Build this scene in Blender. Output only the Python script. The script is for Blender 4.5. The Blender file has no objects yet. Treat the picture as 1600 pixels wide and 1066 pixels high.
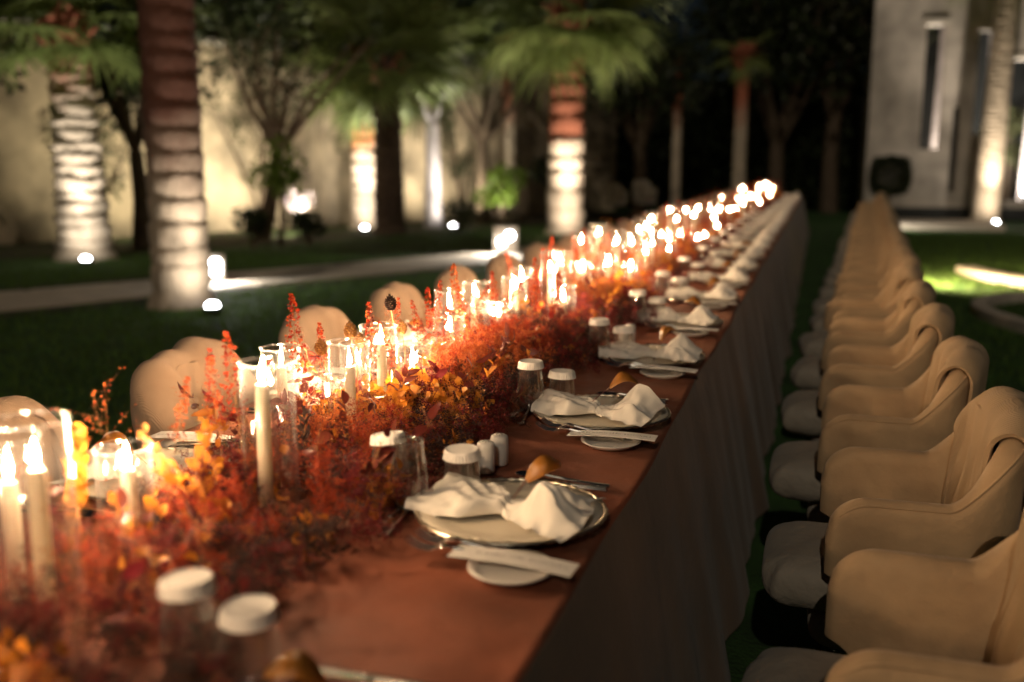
import bpy, math, random
import numpy as np
from mathutils import Vector, Matrix, Euler

random.seed(7)
rng = np.random.default_rng(7)
sc = bpy.context.scene
COL = sc.collection
R = math.radians

# ------------------------------------------------------------------ camera, world, sun, exposure
cam_data = bpy.data.cameras.new('camera')
cam = bpy.data.objects.new('camera', cam_data)
COL.objects.link(cam)
cam.location = (0, 0, 1.36)
cam.rotation_euler = (R(90 - 10.02), 0, R(16.96))
cam_data.sensor_width = 36
cam_data.lens = 35.0
cam_data.clip_start = 0.05
cam_data.clip_end = 400
cam_data.dof.use_dof = True
cam_data.dof.focus_distance = 2.25
cam_data.dof.aperture_fstop = 1.6
sc.camera = cam

SUN_EL, SUN_TX = 34, -0.06          # the garden is lit from behind the camera
world = bpy.data.worlds.new('World')
sc.world = world
world.use_nodes = True
wn = world.node_tree.nodes
sky = wn.new('ShaderNodeTexSky')
sky.sky_type = 'NISHITA'
sky.sun_disc = False
sky.sun_elevation = R(SUN_EL)
sky.sun_rotation = R(172)
wn['Background'].inputs['Strength'].default_value = 0.0011
world.node_tree.links.new(sky.outputs[0], wn['Background'].inputs['Color'])

sun_data = bpy.data.lights.new('sun', 'SUN')
sun_data.energy = 0.42
sun_data.angle = R(0.5)
sun_data.color = (1.0, 0.84, 0.64)
sun = bpy.data.objects.new('sun', sun_data)
COL.objects.link(sun)
ce = math.cos(R(SUN_EL))
sun.rotation_euler = Vector((SUN_TX, ce, -math.sin(R(SUN_EL)))).to_track_quat('-Z', 'Y').to_euler()

vs = sc.view_settings
vs.view_transform = 'Standard'
vs.look = 'None'
vs.exposure = 0.15
vs.gamma = 1.0
vs.use_curve_mapping = False
sc.cycles.use_denoising = True
sc.cycles.sample_clamp_indirect = 8.0
sc.cycles.max_bounces = 10
sc.cycles.diffuse_bounces = 3
sc.cycles.glossy_bounces = 4
sc.cycles.transmission_bounces = 8
sc.cycles.transparent_max_bounces = 24
sc.cycles.caustics_refractive = False
sc.cycles.caustics_reflective = False

FLAME_L = 2100.0
T = 0.75                                             # table height
PITCH = 0.745                                        # distance between places
XR, XL = -0.315, -1.39                               # table edges
NCH = 26

# ------------------------------------------------------------------ helpers: objects
ORD = ('first second third fourth fifth sixth seventh eighth ninth tenth eleventh twelfth thirteenth fourteenth '
       'fifteenth sixteenth seventeenth eighteenth nineteenth twentieth').split()
TENS = {20: 'twenty', 30: 'thirty', 40: 'forty', 50: 'fifty', 60: 'sixty', 70: 'seventy', 80: 'eighty', 90: 'ninety'}
def nth(i):                                          # i from 0
    n = i + 1
    if n <= 20: return ORD[n - 1]
    if n >= 100:
        return 'hundredth' if n == 100 else 'hundred-and-' + nth(n - 101)
    t, u = n - n % 10, n % 10
    return TENS[t][:-1] + 'ieth' if u == 0 else TENS[t] + '-' + ORD[u - 1]

def tag(o, label=None, cat=None, group=None, kind=None):
    if label: o['label'] = label
    if cat: o['category'] = cat
    if group: o['group'] = group
    if kind: o['kind'] = kind
    return o

def link(name, data, parent=None, loc=(0, 0, 0)):
    o = bpy.data.objects.new(name, data)
    COL.objects.link(o)
    o.location = loc
    if parent: o.parent = parent
    return o

def thing(name, label, cat, loc=(0, 0, 0), rz=0.0, group=None):
    o = link(name, None, None, loc)
    o.empty_display_size = 0.1
    o.rotation_euler = (0, 0, rz)
    return tag(o, label, cat, group)

def dup(root, loc, rz=None, label=None, group=None, swap=None):
    c = root.copy(); COL.objects.link(c); c.location = loc
    if rz is not None: c.rotation_euler = (0, 0, rz)
    if label: c['label'] = label
    if group: c['group'] = group
    for ch in list(root.children):
        d = ch.copy(); COL.objects.link(d); d.parent = c
        for g in list(ch.children):
            e = g.copy(); COL.objects.link(e); e.parent = d
    return c

# ------------------------------------------------------------------ helpers: meshes
class MB:
    def __init__(s): s.v = []; s.f = []
    def add(s, v, f):
        b = len(s.v); s.v.extend([tuple(p) for p in v]); s.f.extend([tuple(i + b for i in q) for q in f]); return s
    def box(s, x0, x1, y0, y1, z0, z1):
        v = [(x, y, z) for z in (z0, z1) for y in (y0, y1) for x in (x0, x1)]
        return s.add(v, [(0, 2, 3, 1), (4, 5, 7, 6), (0, 1, 5, 4), (2, 6, 7, 3), (0, 4, 6, 2), (1, 3, 7, 5)])
    def lathe(s, prof, n=24, c=(0, 0, 0), closed=False):
        v = []; f = []; m = len(prof)
        for r, z in prof:
            for k in range(n):
                a = 2 * math.pi * k / n
                v.append((c[0] + r * math.cos(a), c[1] + r * math.sin(a), c[2] + z))
        for i in range(m - (0 if closed else 1)):
            j = (i + 1) % m
            for k in range(n):
                k2 = (k + 1) % n
                f.append((i * n + k, i * n + k2, j * n + k2, j * n + k))
        if not closed:
            if prof[0][0] > 0: f.append(tuple(range(n - 1, -1, -1)))
            if prof[-1][0] > 0: f.append(tuple((m - 1) * n + k for k in range(n)))
        return s.add(v, f)
    def tube(s, pts, rad, n=8, cap=True):
        pts = [Vector(p) for p in pts]; m = len(pts)
        if not hasattr(rad, '__len__'): rad = [rad] * m
        v = []; f = []; ref = None
        for i, p in enumerate(pts):
            t = (pts[min(i + 1, m - 1)] - pts[max(i - 1, 0)]).normalized()
            if ref is None: ref = t.orthogonal().normalized()
            a = (ref - t * ref.dot(t)).normalized(); ref = a; b = t.cross(a)
            for k in range(n):
                q = 2 * math.pi * k / n
                v.append(p + (a * math.cos(q) + b * math.sin(q)) * rad[i])
        for i in range(m - 1):
            for k in range(n):
                k2 = (k + 1) % n
                f.append((i * n + k, i * n + k2, (i + 1) * n + k2, (i + 1) * n + k))
        if cap:
            f.append(tuple(range(n - 1, -1, -1))); f.append(tuple((m - 1) * n + k for k in range(n)))
        return s.add(v, f)
    def grid(s, P):                                  # P: rows of points
        h, w = len(P), len(P[0])
        return s.add([p for r in P for p in r], [(i * w + j, i * w + j + 1, (i + 1) * w + j + 1, (i + 1) * w + j) for i in range(h - 1) for j in range(w - 1)])
    def mesh(s, name, mat=None, smooth=True, auto=None):
        me = bpy.data.meshes.new(name)
        me.from_pydata([tuple(p) for p in s.v], [], s.f)
        if smooth: me.polygons.foreach_set('use_smooth', [True] * len(me.polygons))
        if mat: me.materials.append(mat)
        if auto is not None: me.set_sharp_from_angle(angle=R(auto))
        me.update()
        return me
    def build(s, name, mat, parent=None, loc=(0, 0, 0), smooth=True, auto=40):
        return link(name, s.mesh(name, mat, smooth, auto if smooth else None), parent, loc)

def big_mesh(name, V, F, mat):                       # V (n,3), F (m,3) triangles
    me = bpy.data.meshes.new(name)
    V = np.asarray(V, np.float32); F = np.asarray(F, np.int32)
    me.vertices.add(len(V)); me.vertices.foreach_set('co', V.ravel())
    me.loops.add(F.size); me.loops.foreach_set('vertex_index', F.ravel())
    me.polygons.add(len(F))
    me.polygons.foreach_set('loop_start', np.arange(0, F.size, 3, dtype=np.int32))
    me.polygons.foreach_set('loop_total', np.full(len(F), 3, np.int32))
    me.update(calc_edges=True)
    me.materials.append(mat)
    return me

class Bag:                                           # many transformed copies of triangle templates
    def __init__(s): s.V = []; s.F = []; s.n = 0
    def put(s, tpl, M, t):
        v, f = tpl
        s.V.append(v @ np.asarray(M).T + np.asarray(t)); s.F.append(f + s.n); s.n += len(v)
    def mesh(s, name, mat): return big_mesh(name, np.concatenate(s.V), np.concatenate(s.F), mat)

def aim(d, roll=0.0, s=1.0):                         # 3x3: local +Z to direction d
    d = np.asarray(d, float); d = d / np.linalg.norm(d)
    a = np.cross(d, (0.31, 0.77, 0.55)); a /= np.linalg.norm(a); b = np.cross(d, a)
    c, q = math.cos(roll), math.sin(roll)
    x = a * c + b * q; y = np.cross(d, x)
    return np.stack([x, y, d], 1) * s

# ------------------------------------------------------------------ helpers: materials
def mat(name, col, rough=0.6, metal=0.0, noise=None, bump=None, coat=0.0, sheen=0.0, spec=0.5, sss=0.0, island=0.0, trans=0.0, emit=None, stretch=None, col2=None):
    m = bpy.data.materials.new(name); m.use_nodes = True
    nt = m.node_tree; N = nt.nodes; L = nt.links
    b = N['Principled BSDF']
    b.inputs['Base Color'].default_value = (*col, 1)
    b.inputs['Roughness'].default_value = rough
    b.inputs['Metallic'].default_value = metal
    b.inputs['Specular IOR Level'].default_value = spec
    b.inputs['Coat Weight'].default_value = coat
    b.inputs['Sheen Weight'].default_value = sheen
    tc = N.new('ShaderNodeTexCoord'); vec = tc.outputs['Object']
    if stretch:
        mp = N.new('ShaderNodeMapping'); mp.inputs['Scale'].default_value = stretch
        L.new(vec, mp.inputs['Vector']); vec = mp.outputs['Vector']
    out = None
    if noise:
        sca, amt = noise
        tx = N.new('ShaderNodeTexNoise'); tx.inputs['Scale'].default_value = sca; tx.inputs['Detail'].default_value = 6
        L.new(vec, tx.inputs['Vector'])
        mx = N.new('ShaderNodeMix'); mx.data_type = 'RGBA'
        rp = N.new('ShaderNodeValToRGB'); rp.color_ramp.elements[0].position = 0.3; rp.color_ramp.elements[1].position = 0.7
        L.new(tx.outputs['Fac'], rp.inputs['Fac']); L.new(rp.outputs['Color'], mx.inputs['Factor'])
        mx.inputs['A'].default_value = (*[c * (1 - amt) for c in col], 1)
        mx.inputs['B'].default_value = (*(col2 or [min(1, c * (1 + amt)) for c in col]), 1)
        out = mx.outputs['Result']
    if island:
        g = N.new('ShaderNodeNewGeometry')
        hs = N.new('ShaderNodeHueSaturation')
        ma = N.new('ShaderNodeMath'); ma.operation = 'MULTIPLY_ADD'
        ma.inputs[1].default_value = 2 * island; ma.inputs[2].default_value = 1 - island
        L.new(g.outputs['Random Per Island'], ma.inputs[0]); L.new(ma.outputs[0], hs.inputs['Value'])
        mb_ = N.new('ShaderNodeMath'); mb_.operation = 'MULTIPLY_ADD'
        mb_.inputs[1].default_value = 0.05 * island; mb_.inputs[2].default_value = 0.5 - 0.025 * island
        L.new(g.outputs['Random Per Island'], mb_.inputs[0]); L.new(mb_.outputs[0], hs.inputs['Hue'])
        if out: L.new(out, hs.inputs['Color'])
        else: hs.inputs['Color'].default_value = (*col, 1)
        out = hs.outputs['Color']
    if out: L.new(out, b.inputs['Base Color'])
    if bump:
        sca, st, dist = bump
        tx = N.new('ShaderNodeTexNoise'); tx.inputs['Scale'].default_value = sca; tx.inputs['Detail'].default_value = 8
        L.new(vec, tx.inputs['Vector'])
        bp = N.new('ShaderNodeBump'); bp.inputs['Strength'].default_value = st; bp.inputs['Distance'].default_value = dist
        L.new(tx.outputs['Fac'], bp.inputs['Height']); L.new(bp.outputs['Normal'], b.inputs['Normal'])
    if sss:
        b.inputs['Subsurface Weight'].default_value = sss
        b.inputs['Subsurface Radius'].default_value = (1, 0.6, 0.3)
        b.inputs['Subsurface Scale'].default_value = 0.012
    if trans:                                        # leaves let light through
        tr = N.new('ShaderNodeBsdfTranslucent')
        if out: L.new(out, tr.inputs['Color'])
        else: tr.inputs['Color'].default_value = (*col, 1)
        ms = N.new('ShaderNodeMixShader'); ms.inputs[0].default_value = trans
        L.new(b.outputs[0], ms.inputs[1]); L.new(tr.outputs[0], ms.inputs[2])
        L.new(ms.outputs[0], N['Material Output'].inputs['Surface'])
    if emit:
        b.inputs['Emission Color'].default_value = (*emit[0], 1); b.inputs['Emission Strength'].default_value = emit[1]
    return m

def thin_glass(name, tint=(1, 1, 1), edge=0.5, base=0.08, haze=0.0022, rough=0.05):
    m = bpy.data.materials.new(name); m.use_nodes = True
    nt = m.node_tree; N = nt.nodes; L = nt.links
    N.remove(N['Principled BSDF'])
    tr = N.new('ShaderNodeBsdfTransparent'); tr.inputs[0].default_value = (*tint, 1)
    gl = N.new('ShaderNodeBsdfGlossy'); gl.inputs['Roughness'].default_value = rough
    lw = N.new('ShaderNodeLayerWeight'); lw.inputs['Blend'].default_value = 0.5
    pw = N.new('ShaderNodeMath'); pw.operation = 'POWER'; pw.inputs[1].default_value = 4.0
    ma = N.new('ShaderNodeMath'); ma.operation = 'MULTIPLY_ADD'; ma.inputs[1].default_value = edge; ma.inputs[2].default_value = base
    L.new(lw.outputs['Facing'], pw.inputs[0]); L.new(pw.outputs[0], ma.inputs[0])
    ms = N.new('ShaderNodeMixShader')
    L.new(ma.outputs[0], ms.inputs[0]); L.new(tr.outputs[0], ms.inputs[1]); L.new(gl.outputs[0], ms.inputs[2])
    tl = N.new('ShaderNodeBsdfTranslucent'); tl.inputs[0].default_value = (.9, .9, .9, 1)   # pale haze standing in for flame light refracted at the glass edges
    m2 = N.new('ShaderNodeMixShader'); p3 = N.new('ShaderNodeMath'); p3.operation = 'POWER'; p3.inputs[1].default_value = 4.0
    h2 = N.new('ShaderNodeMath'); h2.operation = 'MULTIPLY_ADD'; h2.inputs[1].default_value = haze * 20; h2.inputs[2].default_value = haze
    L.new(lw.outputs['Facing'], p3.inputs[0]); L.new(p3.outputs[0], h2.inputs[0]); L.new(h2.outputs[0], m2.inputs[0])
    L.new(ms.outputs[0], m2.inputs[1]); L.new(tl.outputs[0], m2.inputs[2])
    L.new(m2.outputs[0], N['Material Output'].inputs['Surface'])
    return m

def real_glass(name):
    m = bpy.data.materials.new(name); m.use_nodes = True
    b = m.node_tree.nodes['Principled BSDF']
    b.inputs['Transmission Weight'].default_value = 1.0
    b.inputs['Base Color'].default_value = (1, 1, 1, 1)
    b.inputs['Roughness'].default_value = 0.0
    b.inputs['IOR'].default_value = 1.48
    return m

def emitter(name, col, st):
    m = bpy.data.materials.new(name); m.use_nodes = True
    N = m.node_tree.nodes; N.remove(N['Principled BSDF'])
    e = N.new('ShaderNodeEmission'); e.inputs[0].default_value = (*col, 1); e.inputs[1].default_value = st
    m.node_tree.links.new(e.outputs[0], N['Material Output'].inputs['Surface'])
    return m

def knit(name, col):
    m = mat(name, col, 0.9, noise=(9, 0.12), sheen=0.1)
    N = m.node_tree.nodes; L = m.node_tree.links
    tc = N['Texture Coordinate']
    hs = []
    for d, sca in (('Y', 130), ('Z', 110)):
        w = N.new('ShaderNodeTexWave'); w.bands_direction = d; w.inputs['Scale'].default_value = sca; w.inputs['Distortion'].default_value = 1.2
        L.new(tc.outputs['Object'], w.inputs['Vector']); hs.append(w)
    ad = N.new('ShaderNodeMath'); ad.operation = 'ADD'
    L.new(hs[0].outputs['Fac'], ad.inputs[0]); L.new(hs[1].outputs['Fac'], ad.inputs[1])
    bp = N.new('ShaderNodeBump'); bp.inputs['Strength'].default_value = 0.5; bp.inputs['Distance'].default_value = 0.004
    L.new(ad.outputs[0], bp.inputs['Height']); L.new(bp.outputs['Normal'], N['Principled BSDF'].inputs['Normal'])
    return m

M = dict(
    lawn=mat('lawn', (0.026, 0.080, 0.012), 0.9, noise=(3.0, 0.45), bump=(60, 0.6, 0.03)),
    grass=mat('grass_blades', (0.085, 0.155, 0.022), 0.7, island=0.4, trans=0.3),
    path=mat('path_stone', (0.52, 0.44, 0.35), 0.8, noise=(4, 0.15), bump=(40, 0.3, 0.01)),
    soil=mat('soil', (0.035, 0.028, 0.018), 0.95, noise=(5, 0.4), bump=(20, 0.6, 0.04)),
    kerb=mat('kerb_stone', (0.55, 0.48, 0.40), 0.7, noise=(6, 0.15), bump=(50, 0.3, 0.005)),
    plaster=mat('plaster', (0.43, 0.345, 0.24), 0.9, noise=(1.4, 0.5), bump=(12, 0.3, 0.02)),
    concrete=mat('concrete', (0.41, 0.365, 0.32), 0.85, noise=(1.6, 0.34), bump=(14, 0.3, 0.01)),
    concrete_pale=mat('pale_concrete', (0.55, 0.5, 0.44), 0.8, noise=(3, 0.12), bump=(20, 0.2, 0.01)),
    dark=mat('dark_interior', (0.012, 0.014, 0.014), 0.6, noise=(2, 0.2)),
    frond=mat('palm_frond', (0.20, 0.25, 0.08), 0.45, island=0.35, trans=0.3),
    leaf_dark=mat('dark_leaf', (0.030, 0.042, 0.014), 0.5, island=0.5, trans=0.2),
    leaf_olive=mat('olive_leaf', (0.07, 0.075, 0.03), 0.5, island=0.4, trans=0.25),
    leaf_lime=mat('lime_leaf', (0.17, 0.26, 0.03), 0.5, island=0.3, trans=0.35),
    leaf_white=mat('silver_leaf', (0.42, 0.36, 0.38), 0.6, island=0.25, trans=0.2),
    bark=mat('tree_bark', (0.10, 0.07, 0.045), 0.9, noise=(6, 0.3), bump=(18, 0.7, 0.03)),
    bark_pale=mat('pale_bark', (0.42, 0.38, 0.38), 0.85, noise=(4, 0.2), bump=(14, 0.5, 0.02)),
    cloth=mat('brown_velvet_cloth', (0.225, 0.057, 0.024), 0.75, noise=(3.2, 0.38), bump=(3.0, 0.6, 0.05), sheen=0.10),  # mottled tone puts soft wrinkle shading into the colour
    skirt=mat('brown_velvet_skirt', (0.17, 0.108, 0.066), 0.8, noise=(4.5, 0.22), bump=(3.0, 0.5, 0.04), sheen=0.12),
    velvet=mat('beige_velvet', (0.50, 0.335, 0.185), 0.8, noise=(6, 0.2), bump=(5.5, 0.7, 0.03), sheen=0.12),
    cushion=mat('cushion_fabric', (0.33, 0.29, 0.235), 0.85, noise=(11, 0.10), bump=(9, 0.8, 0.03), sheen=0.1),
    steel_dark=mat('dark_steel', (0.08, 0.075, 0.07), 0.35, 0.9, noise=(9, 0.2)),
    silver=mat('silver', (0.88, 0.84, 0.78), 0.24, 1.0, noise=(14, 0.06)),
    rim=mat('beaded_rim', (0.86, 0.76, 0.60), 0.30, 1.0, noise=(20, 0.12)),
    porcelain=mat('porcelain', (0.80, 0.76, 0.70), 0.32, noise=(3, 0.03)),
    charger=mat('charger_glaze', (0.78, 0.69, 0.54), 0.42, noise=(5, 0.08)),
    napkin=mat('linen', (0.82, 0.77, 0.69), 0.85, noise=(18, 0.05), bump=(60, 0.25, 0.002), sheen=0.2),
    paper=mat('paper', (0.83, 0.79, 0.74), 0.8, noise=(20, 0.03)),
    ink=mat('ink', (0.16, 0.14, 0.13), 0.8, noise=(30, 0.2)),
    wax=mat('candle_wax', (0.90, 0.80, 0.62), 0.45, noise=(6, 0.04), trans=0.45),
    wick=mat('wick', (0.03, 0.02, 0.015), 0.9, noise=(40, 0.2)),
    amber_leaf=mat('amber_leaf', (0.46, 0.19, 0.035), 0.35, noise=(25, 0.25), trans=0.3),
    mist=mat('red_mist', (0.40, 0.048, 0.012), 0.7, island=0.45, trans=0.35),
    coral=mat('coral_mist', (0.54, 0.125, 0.03), 0.7, island=0.4, trans=0.35),
    crimson=mat('crimson_mist', (0.17, 0.010, 0.014), 0.7, island=0.5, trans=0.3),  # deepened to put edge shade into the colour
    ochre=mat('ochre_mist', (0.44, 0.17, 0.028), 0.7, island=0.4, trans=0.35),
    gold=mat('gold_petals', (0.55, 0.20, 0.022), 0.55, island=0.3, trans=0.4),
    burgundy=mat('burgundy_leaf', (0.13, 0.022, 0.016), 0.4, island=0.5, trans=0.2),
    umber=mat('umber_tuft', (0.045, 0.020, 0.014), 0.8, island=0.5, trans=0.1),
    stem=mat('dry_stem', (0.30, 0.13, 0.045), 0.7, island=0.3),
    cone=mat('dry_cone', (0.50, 0.22, 0.06), 0.7, island=0.3, trans=0.2),
    glass=thin_glass('vase_glass'),
    tumbler=thin_glass('tumbler_glass', (.98, .98, .97), .9, .11, .012, .03), tumbler_far=thin_glass('far_tumbler_glass', (.95, .95, .94), .7, .06, .0), rimglass=thin_glass('vase_rim_glass', (1, 1, 1), .8, .2, .018, .12), lensglass=real_glass('solid_glass'),
    flame=emitter('flame', (1.0, 0.67, 0.38), FLAME_L),
    lens=emitter('lamp_lens', (0.95, 0.97, 1.0), 45.0),
    housing=mat('lamp_housing', (0.05, 0.05, 0.05), 0.5, 0.6, noise=(9, 0.2)),
)
M['cloth'].node_tree.nodes['Principled BSDF'].inputs['Sheen Tint'].default_value = (.75, .45, .28, 1)
M['throw'] = knit('knit_throw', (0.54, 0.375, 0.215))

# palm trunk: pale where the old leaf bases are trimmed, red brown and fibrous above
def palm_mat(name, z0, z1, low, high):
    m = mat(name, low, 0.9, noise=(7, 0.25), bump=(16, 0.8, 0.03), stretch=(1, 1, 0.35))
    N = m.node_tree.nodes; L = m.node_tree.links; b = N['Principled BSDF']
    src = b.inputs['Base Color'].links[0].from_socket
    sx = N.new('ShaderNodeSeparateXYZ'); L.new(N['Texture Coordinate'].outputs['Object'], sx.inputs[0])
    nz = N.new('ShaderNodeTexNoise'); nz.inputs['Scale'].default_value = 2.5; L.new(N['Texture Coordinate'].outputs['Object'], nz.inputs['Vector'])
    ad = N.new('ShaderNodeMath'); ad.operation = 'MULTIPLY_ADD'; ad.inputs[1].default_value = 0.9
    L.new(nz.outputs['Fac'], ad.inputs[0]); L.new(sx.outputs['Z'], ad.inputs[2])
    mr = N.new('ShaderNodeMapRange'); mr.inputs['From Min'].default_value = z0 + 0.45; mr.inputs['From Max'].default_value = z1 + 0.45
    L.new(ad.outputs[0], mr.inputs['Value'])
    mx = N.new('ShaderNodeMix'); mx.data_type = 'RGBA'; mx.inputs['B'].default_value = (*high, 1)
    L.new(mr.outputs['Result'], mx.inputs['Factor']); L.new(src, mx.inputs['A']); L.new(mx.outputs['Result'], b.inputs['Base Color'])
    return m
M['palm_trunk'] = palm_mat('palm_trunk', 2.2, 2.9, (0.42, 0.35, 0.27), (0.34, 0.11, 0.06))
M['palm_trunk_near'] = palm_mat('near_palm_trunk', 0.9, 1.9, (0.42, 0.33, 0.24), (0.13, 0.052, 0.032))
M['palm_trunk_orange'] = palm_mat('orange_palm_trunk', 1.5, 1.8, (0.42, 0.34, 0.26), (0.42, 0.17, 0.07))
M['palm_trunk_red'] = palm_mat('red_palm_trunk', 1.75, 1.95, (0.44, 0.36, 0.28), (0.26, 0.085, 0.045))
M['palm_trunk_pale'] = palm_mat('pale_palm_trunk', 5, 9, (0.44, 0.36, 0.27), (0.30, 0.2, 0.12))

# ------------------------------------------------------------------ the setting
def sheet(name, pts, z, m, kind='structure'):
    o = MB().add([(x, y, z) for x, y in pts], [tuple(range(len(pts)))]).build(name, m, smooth=False)
    return tag(o, kind=kind)

sheet('lawn', [(-150, -60), (150, -60), (150, 200), (-150, 200)], 0.0, M['lawn'])
sheet('planting_bed', [(-18.5, 3.4), (-17.0, 3.4), (-9.6, 14.2), (-6.3, 21.4), (-3.0, 28.6), (-6.5, 29.0), (-9.2, 23.3), (-13.5, 13.7)], 0.006, M['soil'])

def slab_strip(name, a, b, w, z0, z1, m, step=None):  # strip of stone slabs with joints, joined where they blur
    a, b = Vector((*a, 0)), Vector((*b, 0)); d = (b - a); L = d.length; d.normalize(); n = Vector((-d.y, d.x, 0))
    return a, d, n, L

def garden_path():
    base = sheet('garden_path', [(-11.6, 1.6), (-10.1, 1.0), (-3.6, 13.6), (-2.2, 18.6), (-0.9, 26.0), (-1.9, 26.3), (-3.3, 19.2), (-4.75, 15.9), (-8.35, 9.6)], 0.010, M['soil'])
    # slabs laid along the path
    L0 = [(-10.85, 1.3), (-7.55, 8.4), (-4.25, 14.6), (-2.8, 18.9), (-1.45, 26.1)]
    W0 = [1.4, 1.4, 1.4, 1.1, 1.0]
    k = 0
    rr = random.Random(3)
    slab = None
    for i in range(4):
        a, b = Vector((*L0[i], 0)), Vector((*L0[i + 1], 0)); d = b - a; n_ = max(1, round(d.length / 0.95)); u = d.normalized(); v = Vector((-u.y, u.x, 0))
        for j in range(n_):
            c = a + d * ((j + .5) / n_); w = W0[i] + (W0[i + 1] - W0[i]) * (j + .5) / n_
            if slab is None:
                mb = MB(); h, q = 0.5, 0.012
                mb.add([(-h, -h, 0), (h, -h, 0), (h, h, 0), (-h, h, 0), (-h, -h, .9), (h, -h, .9), (h, h, .9), (-h, h, .9), (-h + q, -h + q, 1), (h - q, -h + q, 1), (h - q, h - q, 1), (-h + q, h - q, 1)],
                       [(0, 1, 5, 4), (1, 2, 6, 5), (2, 3, 7, 6), (3, 0, 4, 7), (4, 5, 9, 8), (5, 6, 10, 9), (6, 7, 11, 10), (7, 4, 8, 11), (8, 9, 10, 11)])
                slab = mb.mesh('paving_slab', M['path'], False)
            o = link('paving_slab', slab, base, (c.x, c.y, 0.002))
            o.rotation_euler = (0, 0, math.atan2(u.y, u.x)); o.scale = (d.length / n_ - 0.025, w, 0.028 + rr.uniform(0, .006))
    return base
garden_path()

def garden_wall():
    w = thing('garden_wall', 'high cream plastered garden wall behind the palm trees', 'wall')
    pts = [(-19.5, 0.5), (-13.6, 13.7), (-9.1, 23.3), (-5.9, 30.2)]
    for i in range(3):
        a, b = Vector((*pts[i], 0)), Vector((*pts[i + 1], 0)); d = b - a; u = d.normalized(); v = Vector((u.y, -u.x, 0))
        npan = round(d.length / 3.5)
        for j in range(npan):                         # plaster panels between thin joints
            p, q = a + d * (j / npan) + u * 0.012, a + d * ((j + 1) / npan) - u * 0.012
            mb = MB(); th = 0.22
            c = [p, q, q - v * th, p - v * th]
            mb.add([(*k.xy, 0) for k in c] + [(*k.xy, 3.7) for k in c], [(0, 1, 5, 4), (1, 2, 6, 5), (2, 3, 7, 6), (3, 0, 4, 7), (4, 5, 6, 7)])
            mb.build('wall_panel', M['plaster'], w, smooth=False)
        c = [a + v * 0.05, b + v * 0.05, b - v * 0.27, a - v * 0.27]
        mb = MB(); mb.add([(*k.xy, 3.703) for k in c] + [(*k.xy, 3.82) for k in c], [(3, 2, 1, 0), (0, 1, 5, 4), (1, 2, 6, 5), (2, 3, 7, 6), (3, 0, 4, 7), (4, 5, 6, 7)])
        mb.build('coping', M['concrete_pale'], w, smooth=False)
garden_wall()

def building():
    b = thing('concrete_building', 'tall grey concrete building with narrow vertical slot openings', 'building', (1.1, 27.0, 0))
    holes = [(1.22, 1.66, 1.75, 4.72), (1.95, 2.09, 0.72, 2.75), (2.40, 2.78, 2.1, 4.55), (3.05, 3.95, 0.5, 3.85)]   # x0 x1 z0 z1, local
    xs = sorted({0, 9.0} | {h[0] for h in holes} | {h[1] for h in holes}); zs = sorted({0, 9.0} | {h[2] for h in holes} | {h[3] for h in holes})
    mb = MB()
    solid = lambda i, k: 0 <= i < len(xs) - 1 and 0 <= k < len(zs) - 1 and not any(h[0] <= (xs[i] + xs[i + 1]) / 2 <= h[1] and h[2] <= (zs[k] + zs[k + 1]) / 2 <= h[3] for h in holes)
    for i in range(len(xs) - 1):
        for k in range(len(zs) - 1):
            if not solid(i, k): continue
            x0, x1, z0, z1 = xs[i], xs[i + 1], zs[k], zs[k + 1]; D = 0.4
            mb.add([(x0, 0, z0), (x1, 0, z0), (x1, 0, z1), (x0, 0, z1)], [(0, 1, 2, 3)])
            mb.add([(x0, D, z0), (x1, D, z0), (x1, D, z1), (x0, D, z1)], [(3, 2, 1, 0)])
            if not solid(i - 1, k): mb.add([(x0, 0, z0), (x0, D, z0), (x0, D, z1), (x0, 0, z1)], [(3, 2, 1, 0)])
            if not solid(i + 1, k): mb.add([(x1, 0, z0), (x1, D, z0), (x1, D, z1), (x1, 0, z1)], [(0, 1, 2, 3)])
            if not solid(i, k - 1): mb.add([(x0, 0, z0), (x1, 0, z0), (x1, D, z0), (x0, D, z0)], [(3, 2, 1, 0)])
            if not solid(i, k + 1): mb.add([(x0, 0, z1), (x1, 0, z1), (x1, D, z1), (x0, D, z1)], [(0, 1, 2, 3)])
    mb.build('facade', M['concrete'], b, smooth=False)
    MB().box(0, 0.4, 0.402, 5, 0, 9).build('side_wall', M['concrete'], b, smooth=False)
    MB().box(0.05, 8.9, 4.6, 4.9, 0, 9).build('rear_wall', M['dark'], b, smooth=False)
    MB().box(1.15, 1.73, -0.07, 0.12, 4.725, 4.85).build('lintel', M['concrete_pale'], b, smooth=False)
    MB().box(2.33, 2.85, -0.07, 0.12, 4.555, 4.67).build('lintel', M['concrete_pale'], b, smooth=False)
    MB().box(2.98, 4.02, -0.07, 0.12, 3.855, 3.95).build('lintel', M['concrete_pale'], b, smooth=False)
    MB().box(1.93, 2.11, 0.402, 0.43, 0.70, 2.77).build('slot_shade_panel', M['dark'], b, smooth=False)  # added dark sheet, keeps the thin slot looking unlit
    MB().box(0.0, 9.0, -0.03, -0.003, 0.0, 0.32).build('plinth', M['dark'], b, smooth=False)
building()
o = MB().box(1.55, 3.75, 22.9, 25.2, 0.0, 0.12).build('terrace_step', M['kerb'], smooth=False); tag(o, kind='structure')

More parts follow.
